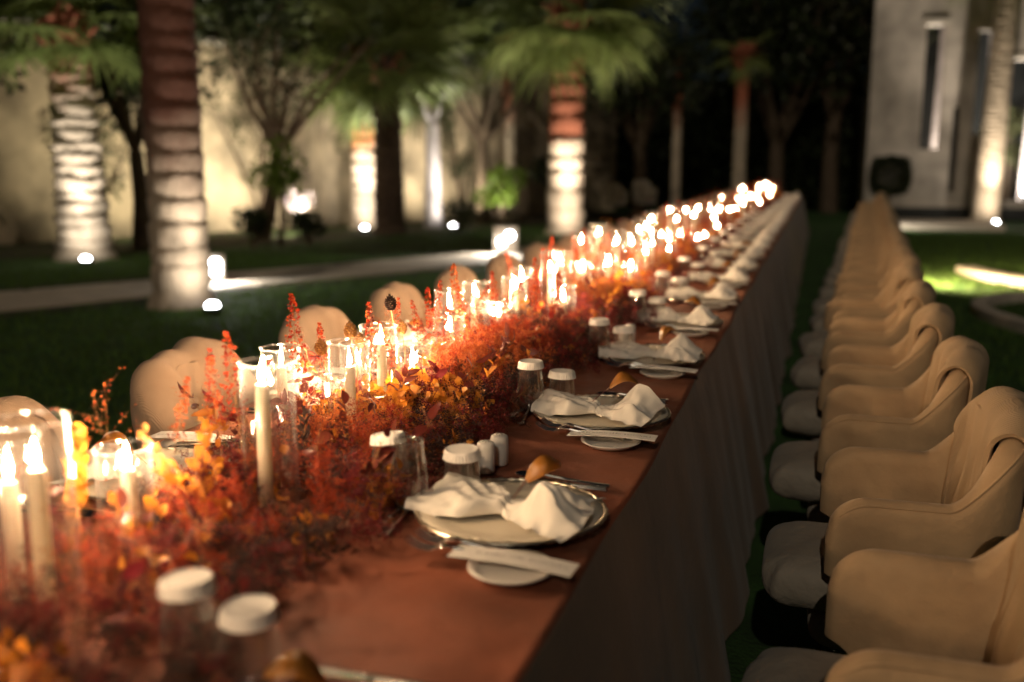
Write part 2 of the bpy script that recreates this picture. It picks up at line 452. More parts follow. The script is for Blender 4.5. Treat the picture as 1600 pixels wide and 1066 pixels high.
def curved_kerb(pts, w=0.16, h=0.10):
    P = []
    n = len(pts)
    for i in range(n):
        a, b = Vector(pts[max(i - 1, 0)]), Vector(pts[min(i + 1, n - 1)]); t = (b - a).normalized(); q = Vector((-t.y, t.x)) * (w / 2); c = Vector(pts[i])
        l, r = c + q, c - q; l2, r2 = c + q * .88, c - q * .88
        P.append([(l.x, l.y, 0), (l.x, l.y, h * .9), (l2.x, l2.y, h), (r2.x, r2.y, h), (r.x, r.y, h * .9), (r.x, r.y, 0)])
    mb = MB().grid(P)
    mb.f.append(tuple(range(6))); e = (n - 1) * 6; mb.f.append(tuple(e + 5 - k for k in range(6)))
    o = mb.build('kerb', M['kerb'], auto=30); return tag(o, kind='structure')
def smooth_line(p, n=8):
    out = []
    for i in range(len(p) - 1):
        a, b, c, d = [Vector(p[min(max(k, 0), len(p) - 1)]) for k in (i - 1, i, i + 1, i + 2)]
        for j in range(n):
            t = j / n
            out.append(tuple(0.5 * ((2 * b) + (c - a) * t + (2 * a - 5 * b + 4 * c - d) * t * t + (3 * b - a - 3 * c + d) * t ** 3)))
    return out + [tuple(p[-1])]
curved_kerb(smooth_line([(1.84, 13.75), (2.0, 13.1), (2.3, 12.55), (2.9, 11.9), (4.0, 11.2), (6, 10.4)]), 0.26)
curved_kerb(smooth_line([(4.2, 10.9), (2.6, 11.15), (1.95, 11.0), (1.58, 10.45), (1.47, 9.9), (1.60, 9.2), (1.95, 8.5), (2.6, 7.7), (3.6, 7.0)]), 0.13)

# grass: upright blades over the lawn where it can be seen
def grass():
    regs = [(-9.8, -2.0, 3.0, 13.5, 42000), (-14, -5, 9, 22, 15000), (0.75, 5.5, 5.0, 22.0, 42000)]
    V = []; F = []; b = 0
    for x0, x1, y0, y1, n in regs:
        x = rng.uniform(x0, x1, n); y = rng.uniform(y0, y1, n); h = rng.uniform(.025, .06, n); a = rng.uniform(0, 6.28, n)
        keep = np.ones(n, bool)
        if x1 <= -2:                                  # keep clear of the path
            for (ax, ay), (bx, by), w in (((-10.85, 1.3), (-7.55, 8.4), .8), ((-7.55, 8.4), (-4.25, 14.6), .8), ((-4.25, 14.6), (-2.8, 18.9), .75)):
                dx, dy = bx - ax, by - ay; t = np.clip(((x - ax) * dx + (y - ay) * dy) / (dx * dx + dy * dy), 0, 1)
                keep &= np.hypot(x - ax - t * dx, y - ay - t * dy) > w
        x, y, h, a = x[keep], y[keep], h[keep], a[keep]; n = len(x)
        lx, ly = rng.normal(0, .018, n), rng.normal(0, .018, n); w = rng.uniform(.004, .009, n)
        p = np.stack([np.stack([x - w * np.cos(a), y - w * np.sin(a), 0 * x], 1), np.stack([x + w * np.cos(a), y + w * np.sin(a), 0 * x], 1), np.stack([x + lx, y + ly, h], 1)], 1)
        V.append(p.reshape(-1, 3)); F.append(np.arange(3 * n).reshape(-1, 3) + b); b += 3 * n
    o = link('grass', big_mesh('grass', np.concatenate(V), np.concatenate(F), M['grass']))
    tag(o, 'short dark green lawn grass around the long table', 'grass', kind='stuff')
grass()

# ------------------------------------------------------------------ lamps in the garden
def uplight(loc, target, power, label, size=0.062, blend=1.0, angle=150, col=(1.0, 0.90, 0.76), lens=True, up=0.075, beam=0.0):
    u = thing('uplight', label, 'lamp', loc, group='garden uplights')
    MB().lathe([(size * 1.15, 0), (size * 1.25, .02), (size * 1.25, up - .04), (size * 1.35, up - .035), (size * 1.35, up), (size * 1.05, up), (size * 1.0, up - .02), (0, up - .02)], 20).build('housing', M['housing'], u)
    if lens:
        MB().lathe([(size, up - .018), (size * .9, up + size * .35), (size * .6, up + size * .62), (0, up + size * .75)], 16).build('lens', M['lens'], u)
    ld = bpy.data.lights.new('uplight_lamp', 'SPOT'); ld.energy = power; ld.spot_size = R(angle); ld.spot_blend = blend; ld.shadow_soft_size = 0.05; ld.color = col
    lo = link('uplight_lamp', ld, u, (0, 0, up + size + 0.03))
    d = Vector(target) - Vector(loc) - Vector((0, 0, up + size + .03))
    lo.rotation_euler = d.to_track_quat('-Z', 'Y').to_euler()
    if beam:                                          # narrow upward beam beside the wide spill
        l2 = ld.copy(); l2.energy = power * beam; l2.spot_size = R(74); l2.spot_blend = .9
        l3 = link('uplight_beam', l2, u, (0, 0, up + size + 0.03)); d2 = Vector((d.x, d.y, 3.4)); l3.rotation_euler = d2.to_track_quat('-Z', 'Y').to_euler()
    return u

# ------------------------------------------------------------------ palms
def frond_mesh(seed, L=0.8, Lp=0.75, n=26):
    rr = random.Random(seed); mb = MB()
    # petiole
    P = []
    for i in range(6):
        t = i / 5; w = 0.030 * (1 - .6 * t)
        P.append([(t * Lp, -w, -0.10 * t * t), (t * Lp, 0, -0.10 * t * t - .012), (t * Lp, w, -0.10 * t * t)])
    mb.grid(P)
    hub = Vector((Lp, 0, -0.10))
    for k in range(n):
        a = R(-140 + 280 * k / (n - 1)) + rr.uniform(-.04, .04)
        l = L * (0.72 + 0.28 * math.cos(a * .6)) * rr.uniform(.9, 1.05)
        d = Vector((math.cos(a), math.sin(a), 0)); s = Vector((-math.sin(a), math.cos(a), 0))
        droop = rr.uniform(.18, .5)
        rows = []
        for t, w in ((0.03, .006), (.35, .030), (.62, .026), (.85, .013), (1.0, .002)):
            z = -0.10 - 0.06 * t - droop * max(0, t - .45) ** 2 * 1.6
            c = hub + d * (l * t) + Vector((0, 0, z - hub.z))
            rows.append([c - s * w, c + Vector((0, 0, .5 * w)), c + s * w])
        mb.grid(rows)
    return mb.mesh('frond', M['frond'], True)
FRONDS = [frond_mesh(i) for i in range(4)]

def palm_trunk_mb(h, r0, r1, ring=0.17, seed=0, lean=(0, 0), rough=1.0):
    rr = random.Random(seed); n = 22; V = []; F = []; rows = []
    z = 0.0
    rows.append((0.0, r0 * 1.25)); rows.append((0.12, r0 * 1.08))
    z = 0.16
    while z < h:
        t = z / h; r = r0 + (r1 - r0) * min(1, t * 1.3); st = ring * rr.uniform(.75, 1.25)
        f = rr.uniform(.05, .10) * rough
        rows += [(z, r * (1 - .03 * rough)), (z + st * .22, r * (1 + f * .35)), (z + st * .7, r * (1 + f)), (z + st * .93, r * (1 + f * .75))]
        z += st
    for i, (z, r) in enumerate(rows):
        for k in range(n):
            a = 2 * math.pi * k / n
            w = 1 + rough * (0.025 * math.sin(3 * a + i * .7 + seed) + rr.uniform(-.022, .022))
            V.append((r * w * math.cos(a) + lean[0] * z / h, r * w * math.sin(a) + lean[1] * z / h, z + rr.uniform(-.015, .015) * rough * (i > 0)))
    m = len(rows)
    for i in range(m - 1):
        for k in range(n): F.append((i * n + k, i * n + (k + 1) % n, (i + 1) * n + (k + 1) % n, (i + 1) * n + k))
    F.append(tuple((m - 1) * n + k for k in range(n)))
    return MB().add(V, F)

def palm(loc, h, r0, r1, label, nfr=24, size=1.0, seed=0, m=None, lean=(0, 0), ring=.17, crown_z=None, rough=1.0, droop=0.0):
    p = thing('palm_tree', label, 'palm tree', loc, group='palm trees in the garden')
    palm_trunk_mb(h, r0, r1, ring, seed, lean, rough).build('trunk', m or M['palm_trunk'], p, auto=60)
    if nfr:
        rr = random.Random(seed + 50)
        # old leaf stubs below the crown
        mb = MB()
        for k in range(16):
            a = k * 2.4; z = h - .1 - .035 * k
            d = Vector((math.cos(a), math.sin(a), .9)); c = Vector((lean[0] + r1 * .8 * math.cos(a), lean[1] + r1 * .8 * math.sin(a), z))
            mb.tube([c, c + d * .12, c + d * .22], [.05, .035, .02], 5)
        mb.build('leaf_stub', M['palm_trunk'], p)
        for k in range(nfr):
            f = link('frond', FRONDS[k % 4], p, (lean[0], lean[1], h - 0.05 + rr.uniform(-.08, .1)))
            el = R(68 - 118 * ((k + .5) / nfr) ** 0.9 - droop + rr.uniform(-7, 7))
            f.rotation_euler = Euler((rr.uniform(-.3, .3), -el, k * 2.39996 + rr.uniform(-.2, .2)), 'XYZ')
            f.scale = (size * rr.uniform(.9, 1.15),) * 3
    return p

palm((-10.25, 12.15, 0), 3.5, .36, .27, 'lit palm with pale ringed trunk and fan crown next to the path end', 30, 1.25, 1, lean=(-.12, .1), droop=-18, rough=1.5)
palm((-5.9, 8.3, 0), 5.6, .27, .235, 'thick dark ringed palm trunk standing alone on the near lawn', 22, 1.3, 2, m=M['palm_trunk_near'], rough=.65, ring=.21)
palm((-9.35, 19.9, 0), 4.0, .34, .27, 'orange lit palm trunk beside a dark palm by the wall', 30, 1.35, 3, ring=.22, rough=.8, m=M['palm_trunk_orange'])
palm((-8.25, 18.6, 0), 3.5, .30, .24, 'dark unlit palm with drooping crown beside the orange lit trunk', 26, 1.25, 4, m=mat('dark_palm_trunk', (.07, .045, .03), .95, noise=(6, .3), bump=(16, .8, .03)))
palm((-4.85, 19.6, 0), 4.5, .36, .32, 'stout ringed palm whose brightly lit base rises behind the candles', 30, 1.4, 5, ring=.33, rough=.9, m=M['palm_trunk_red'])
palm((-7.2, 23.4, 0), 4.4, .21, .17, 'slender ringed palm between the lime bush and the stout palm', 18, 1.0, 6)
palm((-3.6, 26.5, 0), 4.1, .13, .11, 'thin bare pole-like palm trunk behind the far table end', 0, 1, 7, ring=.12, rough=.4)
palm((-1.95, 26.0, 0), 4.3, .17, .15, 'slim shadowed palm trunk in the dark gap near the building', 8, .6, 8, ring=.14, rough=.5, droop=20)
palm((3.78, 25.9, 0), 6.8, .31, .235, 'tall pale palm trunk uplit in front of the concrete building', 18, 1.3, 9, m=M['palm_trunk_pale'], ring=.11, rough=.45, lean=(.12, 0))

palm((-13.0, 20.3, 0), 5.1, .28, .24, 'palm whose crown shows above the wall between the near palm and the orange palm', 30, 1.4, 21)
palm((-16.6, 15.4, 0), 5.0, .28, .24, 'palm whose crown shows above the wall behind the outermost palm', 30, 1.4, 22)
palm((-10.3, 26.6, 0), 6.0, .28, .24, 'palm whose crown shows above the wall behind the white trunk', 30, 1.5, 23)

# ------------------------------------------------------------------ broadleaf trees and shrubs
def leaf_card(rnd, s, droop=.2):
    return None
LEAFT = (np.array([(0, 0, 0), (.5, .32, .06), (1, 0, -.05), (.5, -.32, .06)], float), np.array([(0, 1, 2), (0, 2, 3)]))

def leaves_mesh(name, centers, radii, n, size, m, seed):
    r = np.random.default_rng(seed); bag = Bag()
    cs = np.array(centers); rs = np.array(radii); w = rs ** 2 / (rs ** 2).sum()
    idx = r.choice(len(cs), n, p=w)
    for i in idx:
        d = r.normal(size=3); d /= np.linalg.norm(d)
        p = cs[i] + d * rs[i] * r.uniform(.35, 1.0) * np.array([1, 1, .8])
        if p[2] < .02: continue
        q = d + r.normal(size=3) * .7
        bag.put(LEAFT, aim(q, r.uniform(0, 6.28), 1)[:, [2, 0, 1]] * size * r.uniform(.6, 1.3), p)
    return bag.mesh(name, m)

def tree(loc, h, label, seed, leafm, barkm, r=.12, crown=1.2, nleaf=2600, lsize=.13, spread=.8, forks=5, bare=.45, lean=(0, 0)):
    t = thing('garden_tree', label, 'tree', loc, group='garden trees')
    rr = random.Random(seed); mb = MB(); tips = []
    fz = h * bare
    mb.tube([(0, 0, -.02), (lean[0] * .3 + rr.uniform(-.05, .05), lean[1] * .3, fz * .5), (lean[0] * .5, lean[1] * .5, fz)], [r * 1.25, r, r * .85], 10)
    for k in range(forks):
        a = k * 2 * math.pi / forks + rr.uniform(-.4, .4); s = spread * rr.uniform(.6, 1.2)
        p0 = Vector((lean[0] * .5, lean[1] * .5, fz * rr.uniform(.85, 1.0)))
        p1 = p0 + Vector((math.cos(a) * s * .4, math.sin(a) * s * .4, (h - fz) * .35))
        p2 = p0 + Vector((math.cos(a) * s * .9 + lean[0] * .5, math.sin(a) * s * .9, (h - fz) * rr.uniform(.65, .95)))
        mb.tube([p0, p1, p2], [r * .55, r * .38, r * .12], 7); tips += [p2, p1 * .4 + p2 * .6]
        b = p1 + Vector((rr.uniform(-.5, .5), rr.uniform(-.5, .5), rr.uniform(.2, .6))) * s
        mb.tube([p1, (p1 + b) / 2 + Vector((0, 0, .05)), b], [r * .28, r * .18, r * .06], 6); tips.append(b)
    mb.build('trunk', barkm, t)
    rad = [crown * rr.uniform(.35, .6) for _ in tips]
    o = link('crown', leaves_mesh('crown', [tuple(p) for p in tips], rad, nleaf, lsize, leafm, seed), t)
    return t

def shrub(loc, r, h, label, seed, leafm, n=900, lsize=.09, name='garden_shrub', cat='shrub'):
    s = thing(name, label, cat, loc, group='shrubs in the planting bed')
    rr = random.Random(seed); mb = MB(); cs = []; rs = []
    for k in range(7):
        a = rr.uniform(0, 6.28); q = rr.uniform(.1, .75) * r
        tip = Vector((math.cos(a) * q, math.sin(a) * q, h * rr.uniform(.45, .9)))
        mb.tube([(0, 0, 0), tip * .5 + Vector((0, 0, .05)), tip], [.022, .015, .006], 5); cs.append(tuple(tip)); rs.append(r * rr.uniform(.35, .55))
    mb.build('stem', M['bark'], s)
    link('foliage', leaves_mesh('foliage', cs, rs, n, lsize, leafm, seed), s)
    return s

tree((-13.2, 12.1, 0), 4.2, 'dark leaning tree against the wall by the outermost palm', 21, M['leaf_dark'], M['bark'], .16, 1.6, 2200, .16, 1.2, lean=(.3, -.4))
tree((-10.6, 13.9, 0), 4.0, 'dark forked tree in front of the wall beside the ringed lit palm', 22, M['leaf_dark'], M['bark'], .13, 1.5, 2200, .15, 1.1, 6, .4)
tree((-9.75, 16.2, 0), 4.3, 'brown branching tree spreading over the bright wall patch', 23, M['leaf_olive'], mat('brown_bark', (.22, .15, .10), .9, noise=(6, .3), bump=(18, .7, .03)), .13, 1.1, 650, .12, 1.5, 7, .42, lean=(.5, .6))
tree((-8.1, 20.6, 0), 3.6, 'white lit smooth trunk with sparse lime leaves behind the dark palm', 24, M['leaf_lime'], M['bark_pale'], .17, .8, 320, .12, .7, 4, .62)
tree((-7.6, 22.6, 0), 4.6, 'bare spreading tree whose boughs cross the beige wall', 25, M['leaf_olive'], M['bark'], .15, 1.3, 900, .12, 1.6, 7, .45)
tree((-4.6, 26.8, 0), 5.2, 'dark leafy tree behind the stout palm and the far chairs', 26, M['leaf_dark'], M['bark'], .18, 2.2, 3600, .2, 1.5, 7, .35)
tree((-1.2, 29.5, 0), 7.0, 'very dark tall tree between the slim palm and the building', 27, M['leaf_dark'], M['bark'], .22, 3.0, 5200, .24, 1.9, 8, .3)
tree((0.3, 30.5, 0), 8.0, 'dark olive leafed tree overhanging the building edge', 28, M['leaf_olive'], M['bark'], .22, 3.0, 4600, .22, 1.8, 8, .35)
tree((-12.1, 18.8, 0), 5.5, 'tall dark tree rising beyond the garden wall', 29, M['leaf_dark'], M['bark'], .2, 2.6, 3600, .2, 1.7, 7, .5)

shrub((-8.6, 14.9, 0), .55, 1.9, 'bright lime bush between the near palm and the wall', 31, M['leaf_lime'], 700, .10)
shrub((-6.9, 21.6, 0), .60, 1.3, 'glowing lime green bush below the slender palm', 32, M['leaf_lime'], 1000, .11)
shrub((-9.4, 17.2, 0), .36, .95, 'whitish uplit plant in front of the bright wall', 33, M['leaf_white'], 260, .10)
shrub((-8.75, 14.3, 0), .38, .62, 'dark clipped shrub below the lime bush', 34, M['leaf_dark'], 900, .07)
shrub((-8.35, 15.4, 0), .36, .58, 'dark rounded shrub next to the whitish plant', 35, M['leaf_dark'], 900, .07)
shrub((-6.9, 19.0, 0), .45, .6, 'low dark shrub at the foot of the white trunk', 36, M['leaf_dark'], 800, .07)
shrub((-5.9, 22.2, 0), .7, 1.7, 'tall dark green shrub beside the stout palm', 37, M['leaf_dark'], 1300, .1)
shrub((-12.2, 11.4, 0), .5, .6, 'low dark shrub at the wall foot by the outermost tree', 38, M['leaf_dark'], 900, .08)

def climber(i, t, h, w, label, leafm, n):
    pts = [(-19.5, 0.5), (-13.6, 13.7), (-9.1, 23.3), (-5.9, 30.2)]
    a, b = Vector(pts[i]), Vector(pts[i + 1]); u = (b - a).normalized(); v = Vector((u.y, -u.x)); p = a + (b - a) * t + v * .06
    c = thing('climbing_plant', label, 'climber', (p.x, p.y, 0), math.atan2(u.y, u.x), 'climbers on the garden wall')
    rr = random.Random(int(t * 100) + i); mb = MB(); cs = []; rs = []
    for k in range(6):
        x1 = rr.uniform(-w, w); z1 = h * rr.uniform(.6, 1.0); q = rr.uniform(-.3, .3)
        P = [(0, 0, 0), (x1 * .15 + q * .3, -.02, z1 * .3), (x1 * .5 + q, -.03, z1 * .65), (x1, -.03, z1)]
        mb.tube(P, [.03, .024, .016, .007], 6)
        for f_ in (.45, .7, .85, 1.0): cs.append((x1 * f_ * f_ + rr.uniform(-.25, .25), -.06, z1 * f_)); rs.append(rr.uniform(.18, .42))
    mb.build('stem', M['bark'], c)
    me = leaves_mesh('foliage', cs, rs, n, .10, leafm, i + 60)
    co = np.empty(len(me.vertices) * 3, np.float32); me.vertices.foreach_get('co', co); co = co.reshape(-1, 3); co[:, 1] = -.03 - np.abs(co[:, 1]) * .45; me.vertices.foreach_set('co', co.ravel()); me.update()
    link('foliage', me, c)
climber(1, .18, 3.0, 1.1, 'brown climber on the wall behind the ringed lit palm', M['leaf_olive'], 500)
climber(1, .52, 3.3, 1.3, 'leafy climber over the brightest part of the wall', M['leaf_olive'], 620)
climber(1, .80, 3.2, 1.2, 'climber on the wall between the orange palm and the white trunk', M['leaf_olive'], 560)
climber(2, .12, 3.4, 1.3, 'dense climber on the wall behind the lime bush', M['leaf_dark'], 900)
def hedge():
    r = np.random.default_rng(5); bag = Bag(); n = 9000
    for i in range(n):
        u = r.uniform(0, 1); x = -6.5 + u * 7.8; y = 31.0 + r.uniform(-.35, .35) + .4 * math.sin(x); z = abs(r.uniform(0, 1)) * (3.6 + .5 * math.sin(2.1 * x))
        bag.put(LEAFT, aim((r.normal() * .5, -1, r.normal() * .6), r.uniform(0, 6.28), 1)[:, [2, 0, 1]] * .24 * r.uniform(.6, 1.3), (x, y, z))
    o = link('tall_hedge', bag.mesh('tall_hedge', M['leaf_dark']))
    tag(o, 'tall dark hedge closing the garden beyond the table end', 'hedge', kind='stuff')
    MB().box(-6.6, 1.3, 31.3, 31.6, 0, 3.9).build('hedge_core', M['leaf_dark'], o, smooth=False)
hedge()

# clipped round bush on a stem behind the chair row
t = thing('topiary', 'clipped dark round topiary bush on a stem behind the chair row', 'bush', (1.46, 23.4, 0))
MB().tube([(0, 0, 0), (.02, 0, .4), (0, 0, .85)], [.05, .04, .035], 8).build('stem', M['bark'], t)
rT = np.random.default_rng(9); bag = Bag()
for i in range(5200):
    d = rT.normal(size=3); d /= np.abs(d).max() ** .55 * np.linalg.norm(d) ** .45
    bag.put(LEAFT, aim(d + rT.normal(size=3) * .5, rT.uniform(0, 6.28), 1)[:, [2, 0, 1]] * .06, np.array((0, 0, 1.13)) + d * .42 * rT.uniform(.6, 1))
link('foliage', bag.mesh('foliage', M['leaf_dark']), t)

# trunks seen through the openings of the building
def inner_trunk(x, y, h, r0, label, cat='palm tree'):
    o = palm((x, y, 0), h, r0, r0 * .55, label, 0, 1, int(x * 7), m=M['bark_pale'], ring=.2, rough=.25)
    return o
inner_trunk(2.86, 28.4, 4.8, .19, 'white lit trunk showing through the tall slot of the building')
inner_trunk(4.0, 28.3, 4.6, .17, 'white lit trunk half showing in the slot beside the tall palm')
inner_trunk(5.0, 28.3, 4.4, .16, 'white lit trunk in the wide opening at the building end')
shrub((4.75, 29.6, 0), .8, 3.2, 'green shrub seen through the wide opening of the building', 41, M['leaf_olive'], 1500, .13)

# uplights (those with a lens show as bright discs, the rest are unseen)
uplight((-9.62, 11.40, 0), (-10.25, 12.2, 1.6), 62, beam=6, label= 'bright lamp on the lawn at the foot of the outermost palm')
uplight((-5.30, 7.90, 0), (-5.85, 8.25, 1.2), 32, beam=4.5, label= 'bright round lamp on the lawn beside the thick near palm')
uplight((-8.95, 18.9, 0), (-9.3, 19.9, 1.6), 110, beam=6, label= 'bright lamp at the foot of the orange lit palm')
uplight((-7.48, 20.2, 0), (-8.05, 20.55, 1.6), 90, beam=5, label= 'small bright lamp between the white trunk and the lime bush')
uplight((3.86, 24.85, 0), (3.8, 25.8, 2.0), 110, beam=7, label= 'bright lamp at the foot of the tall pale palm by the building', col=(1, .86, .68))
uplight((-4.45, 18.45, 0), (-4.85, 19.5, 1.6), 130, beam=5, label= 'lamp hidden behind the table lighting the stout palm', col=(1, .84, .66), lens=False)
uplight((-9.2, 16.6, 0), (-11.0, 18.3, 1.9), 800, 'lamp behind the whitish plant washing the wall', col=(1, .88, .66), lens=False, angle=120, blend=1)
uplight((-7.7, 21.9, 0), (-8.8, 23.0, 1.9), 400, 'lamp behind the lime bush washing the wall', col=(1, .88, .66), lens=False, angle=120, blend=1)
uplight((-10.5, 14.6, 0), (-12.2, 16.0, 1.8), 400, 'lamp low behind the near palm washing the wall', col=(1, .88, .6), lens=False, angle=120, blend=1)
uplight((-6.6, 20.9, 0), (-6.9, 21.6, .8), 130, 'lamp in front of the lime bush', lens=False, angle=80)
uplight((2.9, 27.75, 0), (2.86, 28.4, 2.6), 1500, 'lamp behind the tall slot lighting the white trunk', lens=False)
uplight((4.1, 27.75, 0), (4.0, 28.3, 2.4), 700, 'lamp behind the second slot lighting its trunk', lens=False)
uplight((4.92, 27.7, 0.55), (5.0, 28.3, 2.2), 300, 'small bright lamp in the wide opening of the building', size=.07, lens=True)

def path_lamp(loc, rz, label, power, tgt, discs, pat=(0.24, .16, .30)):
    w, dpt, h = pat
    p = thing('path_lamp', label, 'lamp', loc, rz, group='lamps beside the path')
    MB().box(-w / 2, w / 2, -dpt / 2, dpt / 2, 0, h).build('housing', M['kerb'] if len(discs) > 1 else M['housing'], p, smooth=False)
    for x, z in discs:
        o = MB().lathe([(.062, 0), (.058, .012), (.035, .02), (0, .023)], 16).build('lens', M['lens'], p, (x, -dpt / 2 - .001, z)); o.rotation_euler = (R(90), 0, 0)
    ld = bpy.data.lights.new('path_lamp_light', 'SPOT'); ld.energy = power; ld.spot_size = R(150); ld.spot_blend = .8; ld.shadow_soft_size = .06; ld.color = (1, .93, .82)
    lo = link('path_lamp_light', ld, p, (0, -dpt / 2 - .08, h * .8)); lo.rotation_euler = Vector(tgt).to_track_quat('-Z', 'Y').to_euler()
    return p
path_lamp((-6.62, 10.0, 0), R(20), 'small upright path lamp half behind the thick near palm', 60, (.9, -.5, -.5), [(0, .24), (0, .16)], (.16, .12, .34))
path_lamp((-4.55, 14.6, 0), R(15), 'block shaped path lamp with two bright discs at the path edge', 110, (-.55, -.8, -.5), [(.06, .30), (-.06, .2)], (.36, .16, .44))
uplight((0.95, 12.1, 0), (2.2, 12.6, -.1), 620, 'lamp hidden behind the chairs lighting the lawn by the curved kerb', lens=False, angle=150, blend=1, up=.2, col=(1, .74, .4))
uplight((1.35, 22.3, 0), (2.0, 22.6, -.1), 60, 'lamp behind the chair row lighting the terrace step', lens=False, angle=140, blend=1, up=.45)
#SETTING_END

# ------------------------------------------------------------------ the long table and its cloth
Y0, Y1 = -0.55, 20.75
tb = thing('dining_table', 'long dining table under the brown cloth', 'table', ((XL + XR) / 2, 0, 0))
MB().box(-.52, .52, Y0 + .03, Y1 - .03, T - .04, T - .006).build('tabletop', M['steel_dark'], tb, smooth=False)
legm = MB().box(-.03, .03, -.03, .03, 0, T - .041).mesh('leg', M['steel_dark'], False)
for j in range(12):
    for s in (-1, 1): link('leg', legm, tb, (s * .42, Y0 + .3 + j * (Y1 - Y0 - .6) / 11, 0))

def cloth():
    NY = 900; ph = [random.uniform(0, 6.28) for _ in range(12)]
    ys = np.linspace(Y0, Y1, NY)
    def fold(y, o):
        return (.5 * np.sin(y * 7.3 + ph[o] + 1.3 * np.sin(y * 1.7 + ph[o + 1])) + .32 * np.sin(y * 13.1 + ph[o + 2] + .8 * np.sin(y * 3.1)) + .18 * np.sin(y * 23.7 + ph[o + 3]))
    rows = []
    hs = [0.015, .08, .16, .25, .34, .43, .52, .60, .66, .70, .725, .74, .747]
    topx = np.linspace(XL + .012, XR - .012, 26)
    for y in ys:
        r = []
        for h in hs:                                  # palm side
            d = 1 - h / T; r.append((XL - .004 - .13 * d - .055 * d ** .8 * (1 + fold(y, 0)), y, h))
        for x in topx:
            e = min(x - XL, XR - x); k = min(1, e / .1)
            z = T - .006 * (1 - k) ** 2 + .0026 * k * math.sin(x * 23 + 3 * math.sin(y * 4.1)) * math.sin(y * 6.3 + x * 9)
            r.append((x + .005 * (x > -.6) * (math.sin(y * 3.7 + ph[8]) + .6 * math.sin(y * 9.1 + ph[9])) * (1 - k), y, z))
        for h in hs[::-1]:
            d = 1 - h / T; r.append((XR + .004 + .005 * (math.sin(y * 3.7 + ph[8]) + .6 * math.sin(y * 9.1 + ph[9])) + .12 * d - .0 + .032 * d ** .8 * (1 + fold(y, 4)), y, h))
        rows.append(r)
    mb = MB().grid(rows)
    for e in (0, NY - 1):                             # end drops
        s = -1 if e == 0 else 1
        low = [(x, ys[e] + s * .05, .02) for x, _, _ in rows[e][len(hs):-len(hs)]]
        up = rows[e][len(hs):-len(hs)]
        mb.grid([up, low] if e == 0 else [low, up])
    o = mb.build('tablecloth', M['cloth'], auto=None)
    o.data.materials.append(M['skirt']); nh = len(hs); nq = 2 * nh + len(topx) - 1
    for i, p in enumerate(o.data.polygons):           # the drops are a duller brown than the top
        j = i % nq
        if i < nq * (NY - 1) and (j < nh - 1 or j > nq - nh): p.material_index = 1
    tag(o, 'long terracotta brown velvet cloth falling in folds to the lawn', 'tablecloth')
cloth()

# ------------------------------------------------------------------ armchairs
def smooth01(t): t = max(0.0, min(1.0, t)); return t * t * (3 - 2 * t)
HWID = .200
def chair_curve():
    pts = []
    for i in range(16): pts.append((-.215 + .245 * i / 15, -HWID))
    for i in range(1, 40):
        a = -math.pi / 2 + math.pi * i / 40; c, s = math.cos(a), math.sin(a)
        pts.append((.03 + .09 * abs(c) ** (2 / 2.7), HWID * math.copysign(abs(s) ** (2 / 2.7), s)))
    for i in range(16): pts.append((.03 - .245 * i / 15, HWID))
    P = np.array(pts); seg = np.hypot(*np.diff(P, axis=0).T); L = np.concatenate([[0], np.cumsum(seg)])
    s = np.linspace(0, L[-1], 120)
    return np.stack([np.interp(s, L, P[:, 0]), np.interp(s, L, P[:, 1])], 1), s
CURVE, CS = chair_curve()
CT = np.gradient(CURVE, axis=0); CT /= np.linalg.norm(CT, axis=1)[:, None]
CN = np.stack([CT[:, 1], -CT[:, 0]], 1)
CL = CS[-1]; TH = 0.066
def ctop(i):
    return .668 + .162 * smooth01((CURVE[i, 0] - .015) / .105)
def cpoint(i, off, z):
    x, y = CURVE[i] + CN[i] * off
    back = smooth01((CURVE[i, 0] + .02) / .12)
    return (x + .13 * max(0, z - .42) * back, y * (1 + .05 * max(0, z - .4)), z)

def shell_mb(seed=0):
    rq = random.Random(seed); cr = [(rq.uniform(.05, .95), rq.uniform(.40, .66), rq.uniform(-.6, .6), rq.uniform(.05, .12), rq.choice((-1, 1)), rq.uniform(.003, .006)) for _ in range(14)]
    def crease(i, z, side):
        u = CS[i]; v = 0
        for s0, z0, sl, ln, sd, dp in cr:
            if sd * side < 0: continue
            a = (u - s0 * CL) - sl * (z - z0); b = (z - z0) + sl * (u - s0 * CL)
            v -= dp * math.exp(-(a / .012) ** 2 - (b / ln) ** 2)
        return v + .0025 * math.sin(u * 19 + z * 11 + seed) * math.sin(z * 23 + side + u * 5)
    rows = []; n = len(CURVE); zb = .335
    for i in range(n):
        d = min(CS[i], CL - CS[i]); t = TH; zt = ctop(i); r = .085
        if d < r: zt -= r - math.sqrt(max(0, r * r - (r - d) ** 2))
        if d < .02: t = TH * (.55 + .45 * math.sqrt(max(0, 1 - (1 - d / .02) ** 2)))
        zb = .50 - .16 * smooth01(d / .17); h = t / 2; ring = []
        for k in range(14):
            z = zb + (zt - h - zb) * k / 13; ring.append(cpoint(i, h + .006 * math.sin(math.pi * k / 13) + crease(i, z, 1), z))
        for k in range(1, 8):
            a = math.pi * k / 8; ring.append(cpoint(i, h * math.cos(a), zt - h + h * math.sin(a)))
        for k in range(14):
            z = zt - h + (zb - zt + h) * k / 13; ring.append(cpoint(i, -h - .006 * math.sin(math.pi * k / 13) - crease(i, z, -1), z))
        ring.append(ring[0]); rows.append(ring)
    mb = MB().grid(rows); m = len(rows[0])
    mb.f.append(tuple(range(m - 1))); e = (n - 1) * m; mb.f.append(tuple(e + m - 2 - k for k in range(m - 1)))
    return mb

